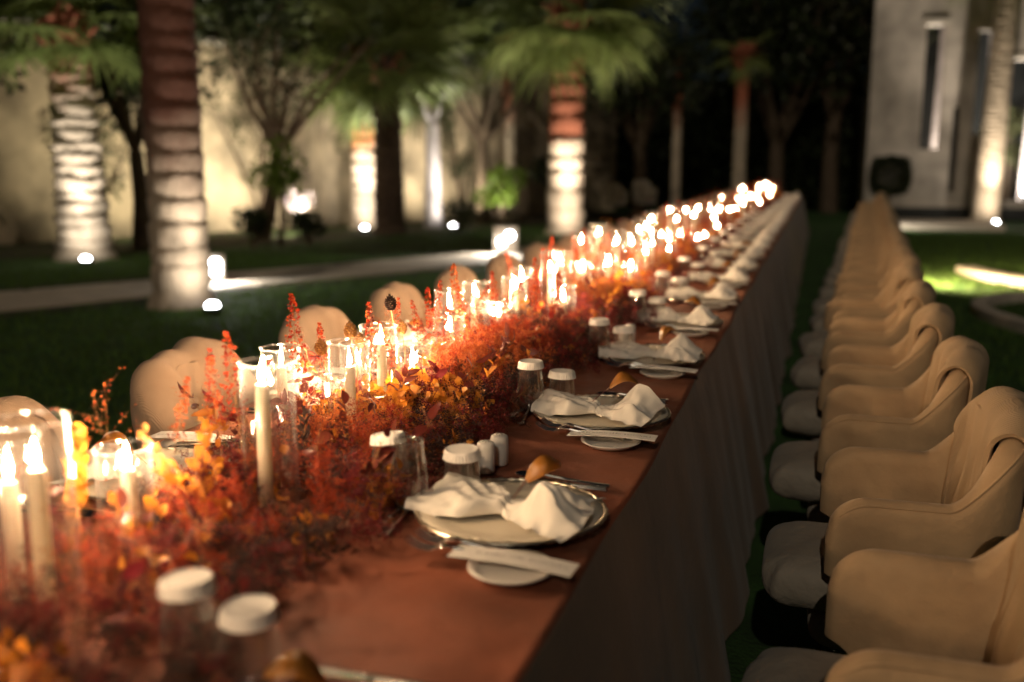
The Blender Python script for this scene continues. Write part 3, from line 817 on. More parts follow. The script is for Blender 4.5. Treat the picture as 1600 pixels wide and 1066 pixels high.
def pillow_mb(cx, cy, cz, sx, sy, sz, ex=.34, ez=.5, n=28, sag=0, wr=0.0, seed=0):
    rows = []; f = lambda v, e: math.copysign(abs(v) ** e, v); rr = random.Random(seed); ph = [rr.uniform(0, 6) for _ in range(4)]
    for i in range(n + 1):
        a = -math.pi / 2 + math.pi * i / n; r = []
        for k in range(2 * n + 1):
            b = 2 * math.pi * k / (2 * n); q = f(math.cos(a), ez)
            x, y, z = sx * q * f(math.cos(b), ex), sy * q * f(math.sin(b), ex), sz * f(math.sin(a), .8)
            w = 1 + wr * (math.sin(5 * b + ph[0]) * math.cos(3 * a + ph[1]) + .6 * math.sin(9 * b + ph[2]))
            r.append((cx + x * w, cy + y * w, cz + z))
        rows.append(r)
    return MB().grid(rows)

def throw_mesh(seed, side_shift=0.0, zin=.47, zout=.42, width=.36, folds=1.0):
    rr = random.Random(seed); ph = [rr.uniform(0, 6.28) for _ in range(8)]
    pleats = [(rr.uniform(-.7, -.1), rr.uniform(-.3, .5), rr.uniform(.05, .09)), (rr.uniform(.1, .7), rr.uniform(-.5, .3), rr.uniform(.04, .08)), (rr.uniform(-.3, .3), rr.uniform(-.4, .4), rr.uniform(.05, .1))]
    nv, nu = 52, 46; rows = []
    mid = (len(CURVE) - 1) / 2
    half = width / CL * (len(CURVE) - 1) / 2
    path = []                                          # (kind, value)
    for k in range(18): path.append(('in', k / 17))
    for k in range(1, 16): path.append(('top', k / 16))
    for k in range(18): path.append(('out', k / 17))
    for jv, (kd, t) in enumerate(path):
        r = []
        for j in range(nu + 1):
            u = -1 + 2 * j / nu
            low = (1 - t) if kd == 'in' else (t if kd == 'out' else 0)
            fi = mid + (u * (1 - .10 * low) + side_shift * 2 / 1 * (0.6 + .4 * low)) * half
            fi = max(6, min(len(CURVE) - 7, fi)); i0 = int(fi); fr = fi - i0
            zt = ctop(i0) * (1 - fr) + ctop(min(i0 + 1, len(CURVE) - 1)) * fr
            h = TH / 2
            wv = folds * (.007 * math.sin(u * 7 + ph[0] + 1.5 * low) + .005 * math.sin(u * 15 + ph[1] - low * 3) + .004 * math.sin(low * 9 + u * 4 + ph[2]))
            wv -= (.006 if folds <= 1 else .010) * sum(math.exp(-((u - u0 - k0 * low) / w0) ** 2) for u0, k0, w0 in pleats) * (.35 + low)
            o = .010 + wv * (.35 + .35 * min(1, folds - 1) * (folds > 1) + .9 * low)
            if kd == 'in': off, z = -h - o, zin + .02 * math.sin(u * 3 + ph[3]) + (zt - h - zin) * t
            elif kd == 'top': a = math.pi * t; off, z = -(h + o) * math.cos(a), zt - h + (h + o + .008) * math.sin(a)
            else: off, z = h + o + .03 * t * (1 + .6 * math.sin(u * 6 + ph[4])), zt - h + (zout + .03 * math.sin(u * 2.6 + ph[5]) - zt + h) * t
            p0 = cpoint(i0, off, z); p1 = cpoint(min(i0 + 1, len(CURVE) - 1), off, z)
            r.append(tuple(p0[q] * (1 - fr) + p1[q] * fr for q in range(3)))
        rows.append(r)
    # second layer a thickness further out, joined at the hem
    A = np.array(rows); n = np.cross(np.gradient(A, axis=0), np.gradient(A, axis=1)); n /= np.linalg.norm(n, axis=2)[:, :, None] + 1e-9
    ctr = np.array([.02, 0, .6]); 
    th = .013 + .003 * np.cos(np.linspace(-1, 1, nu + 1) * 3)[None, :, None]
    # outward = away from the shell
    mr = A[25, nu // 2]; sgn = 1 if n[25, nu // 2][2] > 0 else -1
    B = A + n * sgn * th
    mb = MB(); h_, w_ = A.shape[:2]
    mb.grid(B.tolist()); mb.grid([r[::-1] for r in A.tolist()])
    loop = [(i, 0) for i in range(h_)] + [(h_ - 1, j) for j in range(1, w_)] + [(i, w_ - 1) for i in range(h_ - 2, -1, -1)] + [(0, j) for j in range(w_ - 2, 0, -1)]
    o = h_ * w_
    idB = lambda i, j: i * w_ + j
    idA = lambda i, j: o + i * w_ + (w_ - 1 - j)
    for a, b in zip(loop, loop[1:] + loop[:1]): mb.f.append((idB(*a), idB(*b), idA(*b), idA(*a)))
    return mb.mesh('throw_blanket', M['throw'], True, 70)

def make_chair():
    c = thing('armchair', 'x', 'armchair', (0, 0, 0), 0)
    shell_mb().build('shell', M['velvet'], c, auto=55)
    pillow_mb(-.125, 0, .432, .225, .165, .068, .30, .42, wr=.02, seed=2).build('seat_cushion', M['cushion'], c, auto=None)
    pp = [cpoint(i, TH * .36, ctop(i) - TH * .13 - (max(0, .085 - min(CS[i], CL - CS[i])) ** 2 / .12)) for i in range(3, len(CURVE) - 3)]
    MB().tube(pp, .0028, 6).build('piping', M['velvet'], c, auto=None)
    pillow_mb(-.07, 0, .325, .17, .155, .055, .3, .5, 16).build('seat_base', M['cushion'], c, auto=None)
    for x in (-.19, .05):
        for y in (-.135, .135):
            MB().tube([(x, y, .28), (x + .12 * x, y * 1.15, 0)], [.010, .007], 8).build('leg', M['steel_dark'], c)
    return c
THROWS = [throw_mesh(1), throw_mesh(2, .06, width=.38), throw_mesh(3, -.05, .49, .38, .34)]
LTHROWS = [throw_mesh(11, .02, .46, .36, .60, 1.6), throw_mesh(12, -.02, .46, .34, .58, 1.8), throw_mesh(13, .01, .47, .36, .59, 1.5)]
M['throw_peach_dim'] = knit('dim_peach_throw', (0.40, 0.27, 0.18))  # peach knit darkened to offset strong candlelight on the palm side
for t_ in LTHROWS: t_.materials[0] = M['throw_peach_dim']
proto = make_chair()
SHELLS = [shell_mb(q).mesh('shell', M['velvet'], True, 55) for q in (1, 2, 3, 4)]
CUSH = [pillow_mb(-.125, 0, .432, .225, .165, .068, .30, .42, wr=.022, seed=q).mesh('seat_cushion', M['cushion']) for q in (5, 6, 7)]
XCH = 0.262
XCL = -1.53
rr = random.Random(4)
for side in (0, 1):
    for k in range(NCH):
        y = 1.605 + PITCH * k + (rr.uniform(-.018, .018) if k else 0) + (.02 if side else 0)
        x = (XCH if side == 0 else XCL) + rr.uniform(-.012, .012)
        if k <= 3: x = XCH if side == 0 else XCL
        if side == 0: x += max(0, y - 4.5) * .045
        if side == 0 and k in (0, 2): x, y = (x, y + .03) if k == 0 else (x - .006, y)
        rz = (0 if side == 0 else math.pi) + rr.uniform(-.035, .035) * (1 if k < 3 else 2.2)
        if k >= 4: y += rr.uniform(-.022, .022)
        where = 'on the building side of the table' if side == 0 else 'on the palm side of the table'
        lab = f'beige velvet armchair, {nth(k)} from the camera {where}'
        grp = 'armchairs along the building side' if side == 0 else 'armchairs along the palm side'
        if side == 0 and k == 0:
            c = proto; c.location = (x, y, 0); c.rotation_euler = (0, 0, rz); c['label'] = lab; c['group'] = grp
        else: c = dup(proto, (x, y, 0), rz, lab, grp)
        for ch in c.children:
            if ch.name.startswith('shell'): ch.data = SHELLS[(k * 3 + side) % 4]
            if ch.name.startswith('seat_cushion'): ch.data = CUSH[(k + side) % 3]; ch.location = (rr.uniform(-.012, .012), rr.uniform(-.008, .008), 0); ch.rotation_euler = (0, 0, rr.uniform(-.04, .04))
        o = link('throw_blanket', (THROWS if side == 0 else LTHROWS)[k % 3], None, (x, y, 0)); o.rotation_euler = (0, 0, rz)
        tag(o, f'tan knitted throw over the {nth(k)} armchair from the camera, {"building" if side == 0 else "palm"} side', 'throw', 'knitted throws on the building side' if side == 0 else 'knitted throws on the palm side')

# two pale covered seats far off beyond the chairs on the palm side
for j, (x, y, s) in enumerate([(-4.9, 25.0, 1.05), (-4.25, 25.4, 1.15)]):
    c = thing('covered_seat', ['pale covered lounge seat beside the stout palm base', 'pale covered lounge seat at the edge of the dark hedge'][j], 'chair', (x, y, 0), R(120), 'pale seats beyond the table')
    o = shell_mb().build('shell', M['porcelain'] if False else M['kerb'], c, auto=55); o.scale = (s, s, s * 1.05)
    o = pillow_mb(-.125, 0, .405, .225, .195, .070).build('seat_cushion', M['kerb'], c, auto=None); o.scale = (s, s, s)

# ------------------------------------------------------------------ tableware
def cutlery_handle(mb, x0, x1, w0, w1, z0=0.003, z1=0.012, th=.0028):
    n = 12; rows = []
    for i in range(n + 1):
        t = i / n; x = x0 + (x1 - x0) * t; w = (w0 + (w1 - w0) * t) * (1 - .25 * math.sin(math.pi * t)); z = z0 + (z1 - z0) * t ** 1.6
        rows.append([(x, -w, z), (x, -w * .6, z + th), (x, w * .6, z + th), (x, w, z), (x, 0, z - th * .6), (x, -w, z)])
    mb.grid(rows); m = 6; mb.f.append(tuple(range(4))); 
    return mb
def fork_mesh(L=.20):
    mb = MB(); a = L * .5
    cutlery_handle(mb, a, -a * .22, .0085, .0035)
    rows = []                                         # palm of the fork
    for i in range(7):
        t = i / 6; x = -a * .22 - t * a * .36; w = .0035 + .0085 * smooth01(t * 1.4); z = .012 + .004 * math.sin(t * 3) - .008 * t
        rows.append([(x, -w, z + .002), (x, 0, z), (x, w, z + .002), (x, w, z - .0015), (x, 0, z - .003), (x, -w, z - .0015), (x, -w, z + .002)])
    mb.grid(rows)
    for k in range(4):
        y = (-1.5 + k) * .0068
        mb.tube([(-a * .56, y, .006), (-a * .75, y, .006), (-a * .9, y, .011), (-a, y, .019)], [.0023, .0022, .0018, .0010], 6)
    return mb.mesh('fork', M['silver'], True, 50)
def spoon_mesh(L=.19):
    mb = MB(); a = L * .5
    cutlery_handle(mb, a, -a * .35, .0085, .0035)
    rows = []
    for i in range(11):
        t = i / 10; x = -a * .33 - t * a * .67; w = .0195 * math.sqrt(max(0, 1 - (2 * t - 1) ** 2)) * (1 - .2 * (1 - t)) + .0004
        dz = .009 * math.sin(math.pi * t)
        rows.append([(x, -w, .012), (x, -w * .5, .012 - dz * .8), (x, 0, .012 - dz), (x, w * .5, .012 - dz * .8), (x, w, .012), (x, w * .5, .0105 - dz * .8), (x, 0, .0105 - dz), (x, -w * .5, .0105 - dz * .8), (x, -w, .012)])
    mb.grid(rows)
    return mb.mesh('spoon', M['silver'], True, 60)
def knife_mesh(L=.235):
    mb = MB(); a = L * .5
    cutlery_handle(mb, a, -a * .02, .0105, .0065, .004, .005, .005)
    rows = []
    for i in range(13):
        t = i / 12; x = -a * .02 - t * a * .98; w = .0105 * (1 - .85 * max(0, t - .72) / .28 * max(0, t - .72) / .28)
        rows.append([(x, -.008, .004), (x, -.008 + 2 * w, .0048), (x, -.008, .0062), (x, -.008, .004)])
    mb.grid(rows)
    return mb.mesh('knife', M['silver'], True, 40)
FORK, SPOON, KNIFE, DFORK, DSPOON = fork_mesh(), spoon_mesh(), knife_mesh(), fork_mesh(.165), spoon_mesh(.165)

def make_charger():
    c = thing('charger_plate', 'x', 'plate')
    MB().lathe([(0, .004), (.09, .004), (.095, .003), (.115, .005), (.135, .011), (.162, .017), (.162, .0195), (.135, .0145), (.115, .0085), (.095, .007), (0, .007)], 48).build('body', M['charger'], c, auto=None)
    rows = []; n = 96
    for i in range(n + 1):
        a = 2 * math.pi * i / n; r = []
        bead = .0034 * (1 + .35 * math.cos(a * 48))
        for k in range(7):
            q = 2 * math.pi * k / 6; r.append(((.164 + bead * math.cos(q)) * math.cos(a), (.164 + bead * math.cos(q)) * math.sin(a), .0185 + bead * math.sin(q)))
        rows.append(r)
    MB().grid(rows).build('beaded_rim', M['rim'], c, auto=None)
    return c
def make_bread_plate():
    c = MB().lathe([(0, .002), (.045, .002), (.05, 0), (.052, .003), (.066, .010), (.0665, .0125), (.052, .0065), (.045, .005), (0, .005)], 40).mesh('bread_plate', M['porcelain'], True, None)
    return c
BREAD = make_bread_plate()

def napkin_mesh(seed):
    rr = random.Random(seed); ph = [rr.uniform(0, 6.28) for _ in range(8)]
    nu, nv = 56, 40; rows = []
    pk = rr.uniform(.45, .62); sk = rr.uniform(-.25, .3); tall = rr.uniform(.058, .072)
    for i in range(nu + 1):
        u = -1 + 2 * i / nu; r = []
        for j in range(nv + 1):
            v = -1 + 2 * j / nv
            if u < 0:
                q = smooth01(-u * 2.6); hw = .026 + .050 * q
                x = u * .150 + .008 * math.sin(2.4 * v + ph[0]) * -u + .006 * v * q
                z = .017 + (.016 + .012 * q * (1 + .5 * math.sin(2.1 * v + ph[1]))) * max(0, 1 - v ** 4) ** .6 + .006 * q * math.sin(5 * u + 3 * v + ph[2]) + .006 * (1 - q) * abs(math.sin(4 * v + ph[3]))
                y = v * hw
            else:
                q = smooth01(u * 1.6); hw = .026 + .088 * u ** .7
                ridge = max(0, 1 - abs(v - sk) / .62)
                ridge2 = max(0, 1 - abs(v + .62) / .34); ridge3 = max(0, 1 - abs(v - .72 - .0) / .30)
                hgt = math.exp(-((u - pk) / .34) ** 2)
                z = .018 + q * hgt * (tall * ridge ** .85 + .036 * ridge2 + .040 * ridge3) + .012 * (1 - q) * max(0, 1 - v * v) + .004 * math.sin(9 * v + ph[4]) * q * ridge + .010 * q * u * max(0, ridge)
                x = u * .150 + .020 * u * (ridge - .35) - .022 * u * ridge3 + .012 * u * ridge2
                y = v * hw - .016 * q * math.sin(3.2 * v + ph[5]) * ridge + .012 * hgt * ridge2
            z += .0018 * math.sin(31 * u + 5 * v + ph[6]) * math.sin(9 * v - 7 * u + ph[7]) + .0022 * math.sin(13 * v + 17 * u + ph[2]) * abs(math.sin(6 * u + ph[3]))
            r.append((x, y, z))
        rows.append(r)
    A = np.array(rows); n = np.cross(np.gradient(A, axis=0), np.gradient(A, axis=1)); n /= np.linalg.norm(n, axis=2)[:, :, None] + 1e-9
    B = A - n * .0028
    B[:, :, 2] = np.maximum(B[:, :, 2], .0135)
    # sides drop to the plate
    mb = MB(); h_, w_ = A.shape[:2]
    mb.grid(A.tolist())
    sk1 = [[tuple(p), (p[0], p[1] * .97, .0145)] for p in A[:, 0]]; sk2 = [[(p[0], p[1] * .97, .0145), tuple(p)] for p in A[:, -1]]
    sk3 = [[(p[0] + .003, p[1], .0145), tuple(p)] for p in A[0]]; sk4 = [[tuple(p), (p[0] - .004, p[1], .0145)] for p in A[-1]]
    for s_ in (sk1[:34], sk2[:34], sk3): mb.grid(s_)
    return mb.mesh('napkin', M['napkin'], True, 65)
NAPKINS = [napkin_mesh(i) for i in range(9)]

def make_leaf():
    c = thing('dried_leaf', 'x', 'leaf')
    rows = []
    for i in range(13):
        t = i / 12; w = .019 * math.sin(math.pi * min(1, t * .97 + .03)) ** .6; curl = .030 * math.sin(math.pi * t)
        x = -.036 + .072 * t
        rows.append([(x, -w, curl * .4 + .010 * abs(1) * w / .021 - .004), (x, -w * .5, curl + .002), (x, 0, curl - .002), (x, w * .5, curl + .003), (x, w, curl * .5 + .002)])
    mb = MB().grid(rows); mb.grid([[(p[0], p[1], p[2] - .0012) for p in r][::-1] for r in rows])
    mb.build('blade', M['amber_leaf'], c, auto=None)
    MB().tube([(-.036, 0, 0), (-.075, -.012, -.018), (-.125, -.03, -.048)], [.0009, .0008, .0006], 6).build('stem', M['burgundy'], c)
    MB().tube([(-.034, .004, .001), (-.070, -.004, -.020), (-.120, -.018, -.050)], [.0008, .0007, .0006], 6).build('stem', M['burgundy'], c)
    return c
LEAF0 = make_leaf()

def card_mesh(seed):
    rr = random.Random(seed); rows = []
    for i in range(15):
        x = -.097 + .194 * i / 14; b = .004 * math.sin(math.pi * i / 14)
        rows.append([(x, -.026, b), (x, .026, b + .004), (x, .026, b + .0028), (x, -.026, b - .0012), (x, -.026, b)])
    mb = MB().grid(rows); mb.f.append((0, 1, 2, 3)); mb.f.append((14 * 5 + 3, 14 * 5 + 2, 14 * 5 + 1, 14 * 5))
    card = mb.mesh('menu_card', M['paper'], False)
    t = MB(); x = -.058
    while x < .085:
        if rr.random() < .86:
            h = rr.uniform(.006, .013); b = .004 * math.sin(math.pi * (x + .097) / .194); w = rr.uniform(.0006, .0013); y0 = -.004 + rr.uniform(-.001, .001); s_ = rr.uniform(-.001, .001)
            zz = lambda y: b + .004 * (y + .026) / .052 + .0004
            t.add([(x, y0, zz(y0)), (x + w, y0, zz(y0)), (x + w + s_, y0 + h, zz(y0 + h)), (x + s_, y0 + h, zz(y0 + h))], [(0, 1, 2, 3)])
        x += rr.uniform(.0022, .0052)
    return card, t.mesh('printed_text', M['ink'], False)
CARD, PRINT = card_mesh(1)

def tumbler_mesh(h, rb, rm, rt, name='tumbler'):
    w = .0014; out = []; inn = []
    for i in range(15):
        t = i / 14
        if t < .32: q = smooth01(t / .32); r = rb + (rm - rb) * math.sin(q * math.pi / 2)
        else: q = (t - .32) / .68; r = rm + (rt - rm) * smooth01(q) 
        out.append((r, h * t)); 
        if t > .07: inn.append((r - w, h * t))
    prof = [(0, 0)] + [(rb * .96, 0)] + out[0:] + [(rt - w * .5, h + .0008)] + inn[::-1] + [(rb * .55, h * .052), (0, h * .045)]
    return MB().lathe(prof, 32).mesh(name, M['tumbler'], True, 60)
TALL, SHORT = tumbler_mesh(.128, .024, .0345, .0265), tumbler_mesh(.094, .024, .034, .0285)
TALLF, SHORTF = TALL.copy(), SHORT.copy()
for m_ in (TALLF, SHORTF): m_.materials[0] = M['tumbler_far']
TRIM, SRIM = [MB().lathe([(rt_ - .0007 + .0015 * math.cos(a), h_ + .0013 * math.sin(a)) for a in [2 * math.pi * q / 8 for q in range(8)]], 32, closed=True).mesh('rim', M['rimglass'], True) for rt_, h_ in ((.0265, .128), (.0285, .094))]
GBASE = MB().lathe([(0, .0006), (.022, .0006), (.0255, .004), (.0285, .013), (.024, .0105), (.012, .0075), (0, .0068)], 28).mesh('solid_base', M['lensglass'], True, 60)
def cap_mesh(r):
    n = 96; rows = []
    for rad, z, am in ((0.0001, .0132, 0), (r * .6, .0130, 0), (r * .84, .0128, .0), (r * .93, .0142, .002), (r * .985, .0120, .018), (r * 1.01, .006, .034), (r * 1.06, -.0035, .045), (r * 1.045, -.0035, .045), (r * .98, .010, .01)):
        rows.append([(rad * (1 + am * math.cos(36 * 2 * math.pi * k / n * 1.0)) * math.cos(2 * math.pi * k / n), rad * (1 + am * math.cos(36 * 2 * math.pi * k / n)) * math.sin(2 * math.pi * k / n), z) for k in range(n + 1)])
    return MB().grid(rows).mesh('paper_cover', M['paper'], True, 70)
CAPT, CAPS = cap_mesh(.0305), cap_mesh(.0325)

def make_shaker():
    c = thing('shaker', 'x', 'shaker')
    MB().lathe([(0, 0), (.0165, 0), (.0185, .003), (.0192, .03), (.0186, .055), (.0170, .0605), (.013, .0632), (0, .064)], 28).build('body', M['porcelain'], c, auto=None)
    mb = MB()
    for k in range(5):
        a = k * 2 * math.pi / 5; mb.lathe([(0, .0001), (.0011, .0001), (.0011, .0009), (0, .0009)], 8, (.006 * math.cos(a), .006 * math.sin(a), .0633))
    mb.build('pour_hole', M['wick'], c)
    return c
SHAKER0 = make_shaker()
CHARGER0 = make_charger()
_used = set()
def place(proto_, loc, rz, label, group):
    if proto_.name not in _used:
        _used.add(proto_.name); proto_.location = loc; proto_.rotation_euler = (0, 0, rz); proto_['label'] = label; proto_['group'] = group; return proto_
    return dup(proto_, loc, rz, label, group)
def put(name, me, loc, rz, label, cat, group, rot=None):
    o = link(name, me, None, loc); o.rotation_euler = rot or (0, 0, rz)
    return tag(o, label, cat, group)

rr = random.Random(12)
ZT = T + .0025
def setting(side, k):
    """side 0: building side (seen), side 1: palm side (mostly behind the flowers)."""
    yc = 1.58 + PITCH * k + rr.uniform(-.01, .01)
    if side == 0: xc, rz = -.485 + rr.uniform(-.006, .006), 0.0
    else: xc, rz = -1.39 + .175, math.pi
    c, s = math.cos(rz), math.sin(rz)
    W = lambda dx, dy, z=ZT: (xc + c * dx - s * dy, yc + s * dx + c * dy, z)
    kk = k + 1 if side == 0 else k
    row = 'building side' if side == 0 else 'palm side'
    who = f'the {nth(kk)} place from the camera, {row}'
    G = lambda a: f'{a} on the {row}'
    j = lambda a=.06: rz + rr.uniform(-a, a)
    if k >= 0:
        place(CHARGER0, W(0, 0), j(), f'beaded charger plate at {who}', G('charger plates'))
        put('napkin', NAPKINS[(k * 4 + 1) % 9], W(rr.uniform(-.008, .008), rr.uniform(-.008, .008), ZT + .003), j(.2), f'folded white napkin at {who}', 'napkin', G('napkins'))
        if k <= 12:
            put('bread_plate', BREAD, W(.068, -.222), 0, f'small bread plate under the menu card at {who}', 'plate', G('bread plates'))
            d = link('menu_card', CARD, None, W(.072, -.226, ZT + .0205)); d.rotation_euler = (R(-6), R(rr.uniform(-2, 2)), j(.05)); tag(d, f'white printed menu card at {who}', 'card', G('menu cards'))
            if k <= 4: link('printed_text', PRINT, d)
    leaf_ok = k <= 7
    if leaf_ok:
        lf = place(LEAF0, W(.045 if k >= 0 else -.06, 
            .052 if k >= 0 else .10, ZT + (.074 if k >= 0 else .03)), rz + [.75, .45, .9, -.2, .6, .3][k % 6], f'dried golden leaf tucked in the napkin at {who}', G('dried leaves'))
        lf.rotation_euler = (R([25, 5, -15, 10][k % 4]), R([-18, -6, -20, 10][k % 4]), lf.rotation_euler.z)
    if k <= 5:
        put('knife', KNIFE, W(.012, .192 if k >= 0 else .165), j(.03), f'silver dinner knife at {who}', 'knife', G('dinner knives'))
        if k >= 0: put('spoon', SPOON, W(.035, .222), j(.03), f'silver soup spoon at {who}', 'spoon', G('soup spoons'))
        if k >= 0:
            f1 = put('fork', FORK, W(-.002, -.186, ZT + .0125), 0, f'silver fork nearer the plate at {who}', 'fork', G('dinner forks'), (0, R(4), rz + rr.uniform(-.05, .02)))
            f2 = put('fork', FORK, W(-.005, -.215, ZT + .0125), 0, f'silver fork under the menu card at {who}', 'fork', G('salad forks'), (0, R(3), rz + rr.uniform(-.02, .1)))
            put('dessert_fork', DFORK, W(-.178, -.035 if k else -.06), -math.pi / 2 + rz + rr.uniform(-.15, .15), f'small dessert fork at {who}', 'fork', G('dessert forks'))
            put('dessert_spoon', DSPOON, W(-.198, -.02 if k else -.05), math.pi / 2 + rz + rr.uniform(-.15, .15), f'small dessert spoon at {who}', 'spoon', G('dessert spoons'))
    if side == 0 and k <= 13:
        a = {-1: (-.205, .11), 0: (-.188, -.005), 1: (-.182, .01)}.get(k, (-.165 + rr.uniform(-.012, .006), -.02 + rr.uniform(-.04, .03)))
        b = {-1: (-.135, .128), 0: (-.117, .075), 1: (-.118, .075)}.get(k, (a[0] + .065, a[1] + .07))
        ta = put('tumbler', TALL if k <= 4 else TALLF, W(*a), 0, f'tall clear tumbler at {who}', 'glass', G('tall tumblers'))
        tb_ = put('tumbler', SHORT if k <= 4 else SHORTF, W(*b), 0, f'short clear tumbler at {who}', 'glass', G('short tumblers'))
        if k <= 8: link('solid_base', GBASE, ta); link('solid_base', GBASE, tb_)
        if k <= 4: link('rim', TRIM, ta); link('rim', SRIM, tb_)
        if k != 0: put('paper_cover', CAPT, W(*a, ZT + .1165), 0, f'white paper cap on the tall tumbler at {who}', 'cap', G('tall tumbler caps'), (R(rr.uniform(-2, 2)), R(rr.uniform(-2, 2)), 0))
        put('paper_cover', CAPS, W(*b, ZT + .0825), 0, f'white paper cap on the short tumbler at {who}', 'cap', G('short tumbler caps'), (R(rr.uniform(-2, 2)), R(rr.uniform(-2, 2)), 0))
    if side == 0 and k >= 0 and k % 2 == 0 and k <= 12:
        place(SHAKER0, (-.612, yc + .245, ZT), 0, f'white ceramic shaker nearer the camera by {who}', 'front shakers on the building side')
        place(SHAKER0, (-.602, yc + .302, ZT), 0, f'white ceramic shaker behind its twin by {who}', 'rear shakers on the building side')
for k in range(-1, NCH): setting(0, k)
for k in range(0, 4): setting(1, k)
put('tumbler', TALL, (-.722, 1.60, ZT), 0, 'capped clear tumbler half buried in the flowers behind the uncapped tumbler', 'glass', 'tall tumblers on the building side')
o = put('paper_cover', CAPT, (-.722, 1.60, ZT + .1165), 0, 'white paper cap among the flowers behind the uncapped tumbler', 'cap', 'tall tumbler caps on the building side', (R(-5), R(-7), 0))

# ------------------------------------------------------------------ candles in glass cylinders
VS = [  # x, y, rim height, candle top, radius
    (-.85, 1.41, 1.045, 1.005, .045), (-1.15, 1.97, .95, .91, .045), (-1.12, 2.13, .855, .80, .045), (-.96, 1.93, .985, .93, .045), (-1.13, 2.32, .90, .845, .045),
    (-.99, 2.15, .98, .935, .045), (-.99, 2.37, .90, .84, .045), (-1.09, 2.90, .97, .92, .045), (-.98, 2.60, .94, .90, .045), (-1.06, 3.07, .985, .94, .045),
    (-1.04, 3.22, .89, .85, .045), (-1.01, 3.34, .97, .93, .045), (-1.13, 3.83, .95, .90, .045), (-.93, 3.57, 1.045, .97, .045), (-.86, 3.45, .93, .88, .045),
    (-.94, .99, 1.04, .975, .047), (-.98, 1.21, .945, .905, .042), (-1.05, 1.06, .99, .93, .045), (-1.02, 4.05, 1.0, .95, .045), (-.90, .55, 1.0, .94, .045), (-.80, .15, 1.0, .93, .045)]  # last two stand out of view, added to light the near cloth
rv = random.Random(8)
y = 4.2
while y < Y1 - .35:
    for _ in range(rv.choice((1, 2, 2, 3)) if y < 8 else rv.choice((1, 1, 1, 2))):
        for _try in range(20):
            x = rv.uniform(-1.10, -.72); yy = y + rv.uniform(-.12, .12)
            if all((x - v[0]) ** 2 + (yy - v[1]) ** 2 > .0105 for v in VS): break
        h = rv.choice((.90, .94, .98, 1.02, 1.05)) + rv.uniform(-.015, .015)
        VS.append((x, yy, h, h - rv.uniform(.035, .07), .045))
    y += .36 if y < 8 else .46
VS.sort(key=lambda v: v[1])

def vase_mesh(h, r, n):
    w = .0022
    return MB().lathe([(0, 0), (r, 0), (r, h * .5), (r, h - .001), (r - w * .5, h), (r - w, h - .001), (r - w, h * .5), (r - w, .006), (0, .006)], n).mesh('candle_cylinder', M['glass'], True, 50)
def vrim_mesh(r, n): 
    return MB().lathe([(r - .0011 + .0027 * math.cos(a), .0024 * math.sin(a)) for a in [2 * math.pi * k / 8 for k in range(8)]], n, closed=True).mesh('rim', M['rimglass'], True)
def flame_mesh(n, lean, s):
    prof = [(.0, 0), (.0028, .003), (.0044, .009), (.0041, .016), (.0027, .024), (.0013, .031), (0.0002, .038)]
    mb = MB(); V = []
    for i, (r, z) in enumerate(prof):
        for k in range(n):
            a = 2 * math.pi * k / n; V.append((r * s * math.cos(a) + lean * (z / .037) ** 2 * .008, r * s * math.sin(a), z * s))
    F = [(i * n + k, i * n + (k + 1) % n, (i + 1) * n + (k + 1) % n, (i + 1) * n + k) for i in range(len(prof) - 1) for k in range(n)]
    return mb.add(V, F).mesh('flame', M['flame'], True)
FL_NEAR = [flame_mesh(10, l, s) for l, s in ((.3, 1.0), (-.6, 1.1), (.8, .9), (-.2, 1.15))]
FL_FAR = [flame_mesh(5, l, .75) for l in (.2, -.3)]
WICK = MB().tube([(0, 0, 0), (.0006, 0, .006), (.002, 0, .011)], [.0009, .0008, .0006], 6).mesh('wick', M['wick'])
cache = {}
for i, (x, y, zr, zc, r) in enumerate(VS):
    h = round(zr - ZT, 2); hc = round(zc - ZT - .006, 2); near = y < 5
    kv, kc = ('v', h, r, near), ('c', hc, near)
    if kv not in cache: cache[kv] = vase_mesh(h, r, 40 if near else 16)
    if kc not in cache:
        cr = .0118
        cache[kc] = MB().lathe([(cr * .98, 0), (cr, .02), (cr, hc * .5), (cr, hc - .012), (cr * .93, hc - .005), (cr * .75, hc - .0005), (cr * .4, hc - .002), (0, hc - .0025)], 20 if near else 10).mesh('candle', M['wax'], True, 60)
    size = 'tall' if h > .24 else ('short' if h < .16 else 'medium')
    v = link('glass_cylinder', cache[kv], None, (x, y, ZT))
    tag(v, f'{size} clear glass candle cylinder, {nth(i)} from the camera among the flowers', 'vase', 'glass candle cylinders in the garland')
    if y < 8.5:
        if ('r', r) not in cache: cache['r', r] = vrim_mesh(r, 40)
        link('rim', cache['r', r], v, (0, 0, h))
    ox, oy = rv.uniform(-.008, .008), rv.uniform(-.008, .008)
    if i and abs(y - 1.41) < .001: ox, oy = -.004, -.012
    c = link('candle', cache[kc], None, (x + ox, y + oy, ZT + .0065))
    c.rotation_euler = (rv.uniform(-.012, .012), rv.uniform(-.012, .012), 0)
    tag(c, f'lit cream taper candle in the {nth(i)} glass cylinder from the camera', 'candle', 'lit candles in the garland')
    f = link('flame', (FL_NEAR if near else FL_FAR)[i % (4 if near else 2)], c, (0, 0, hc + .004))
    f.rotation_euler = (0, 0, rv.uniform(0, 6.28))
    if near: link('wick', WICK, c, (0, 0, hc - .003))

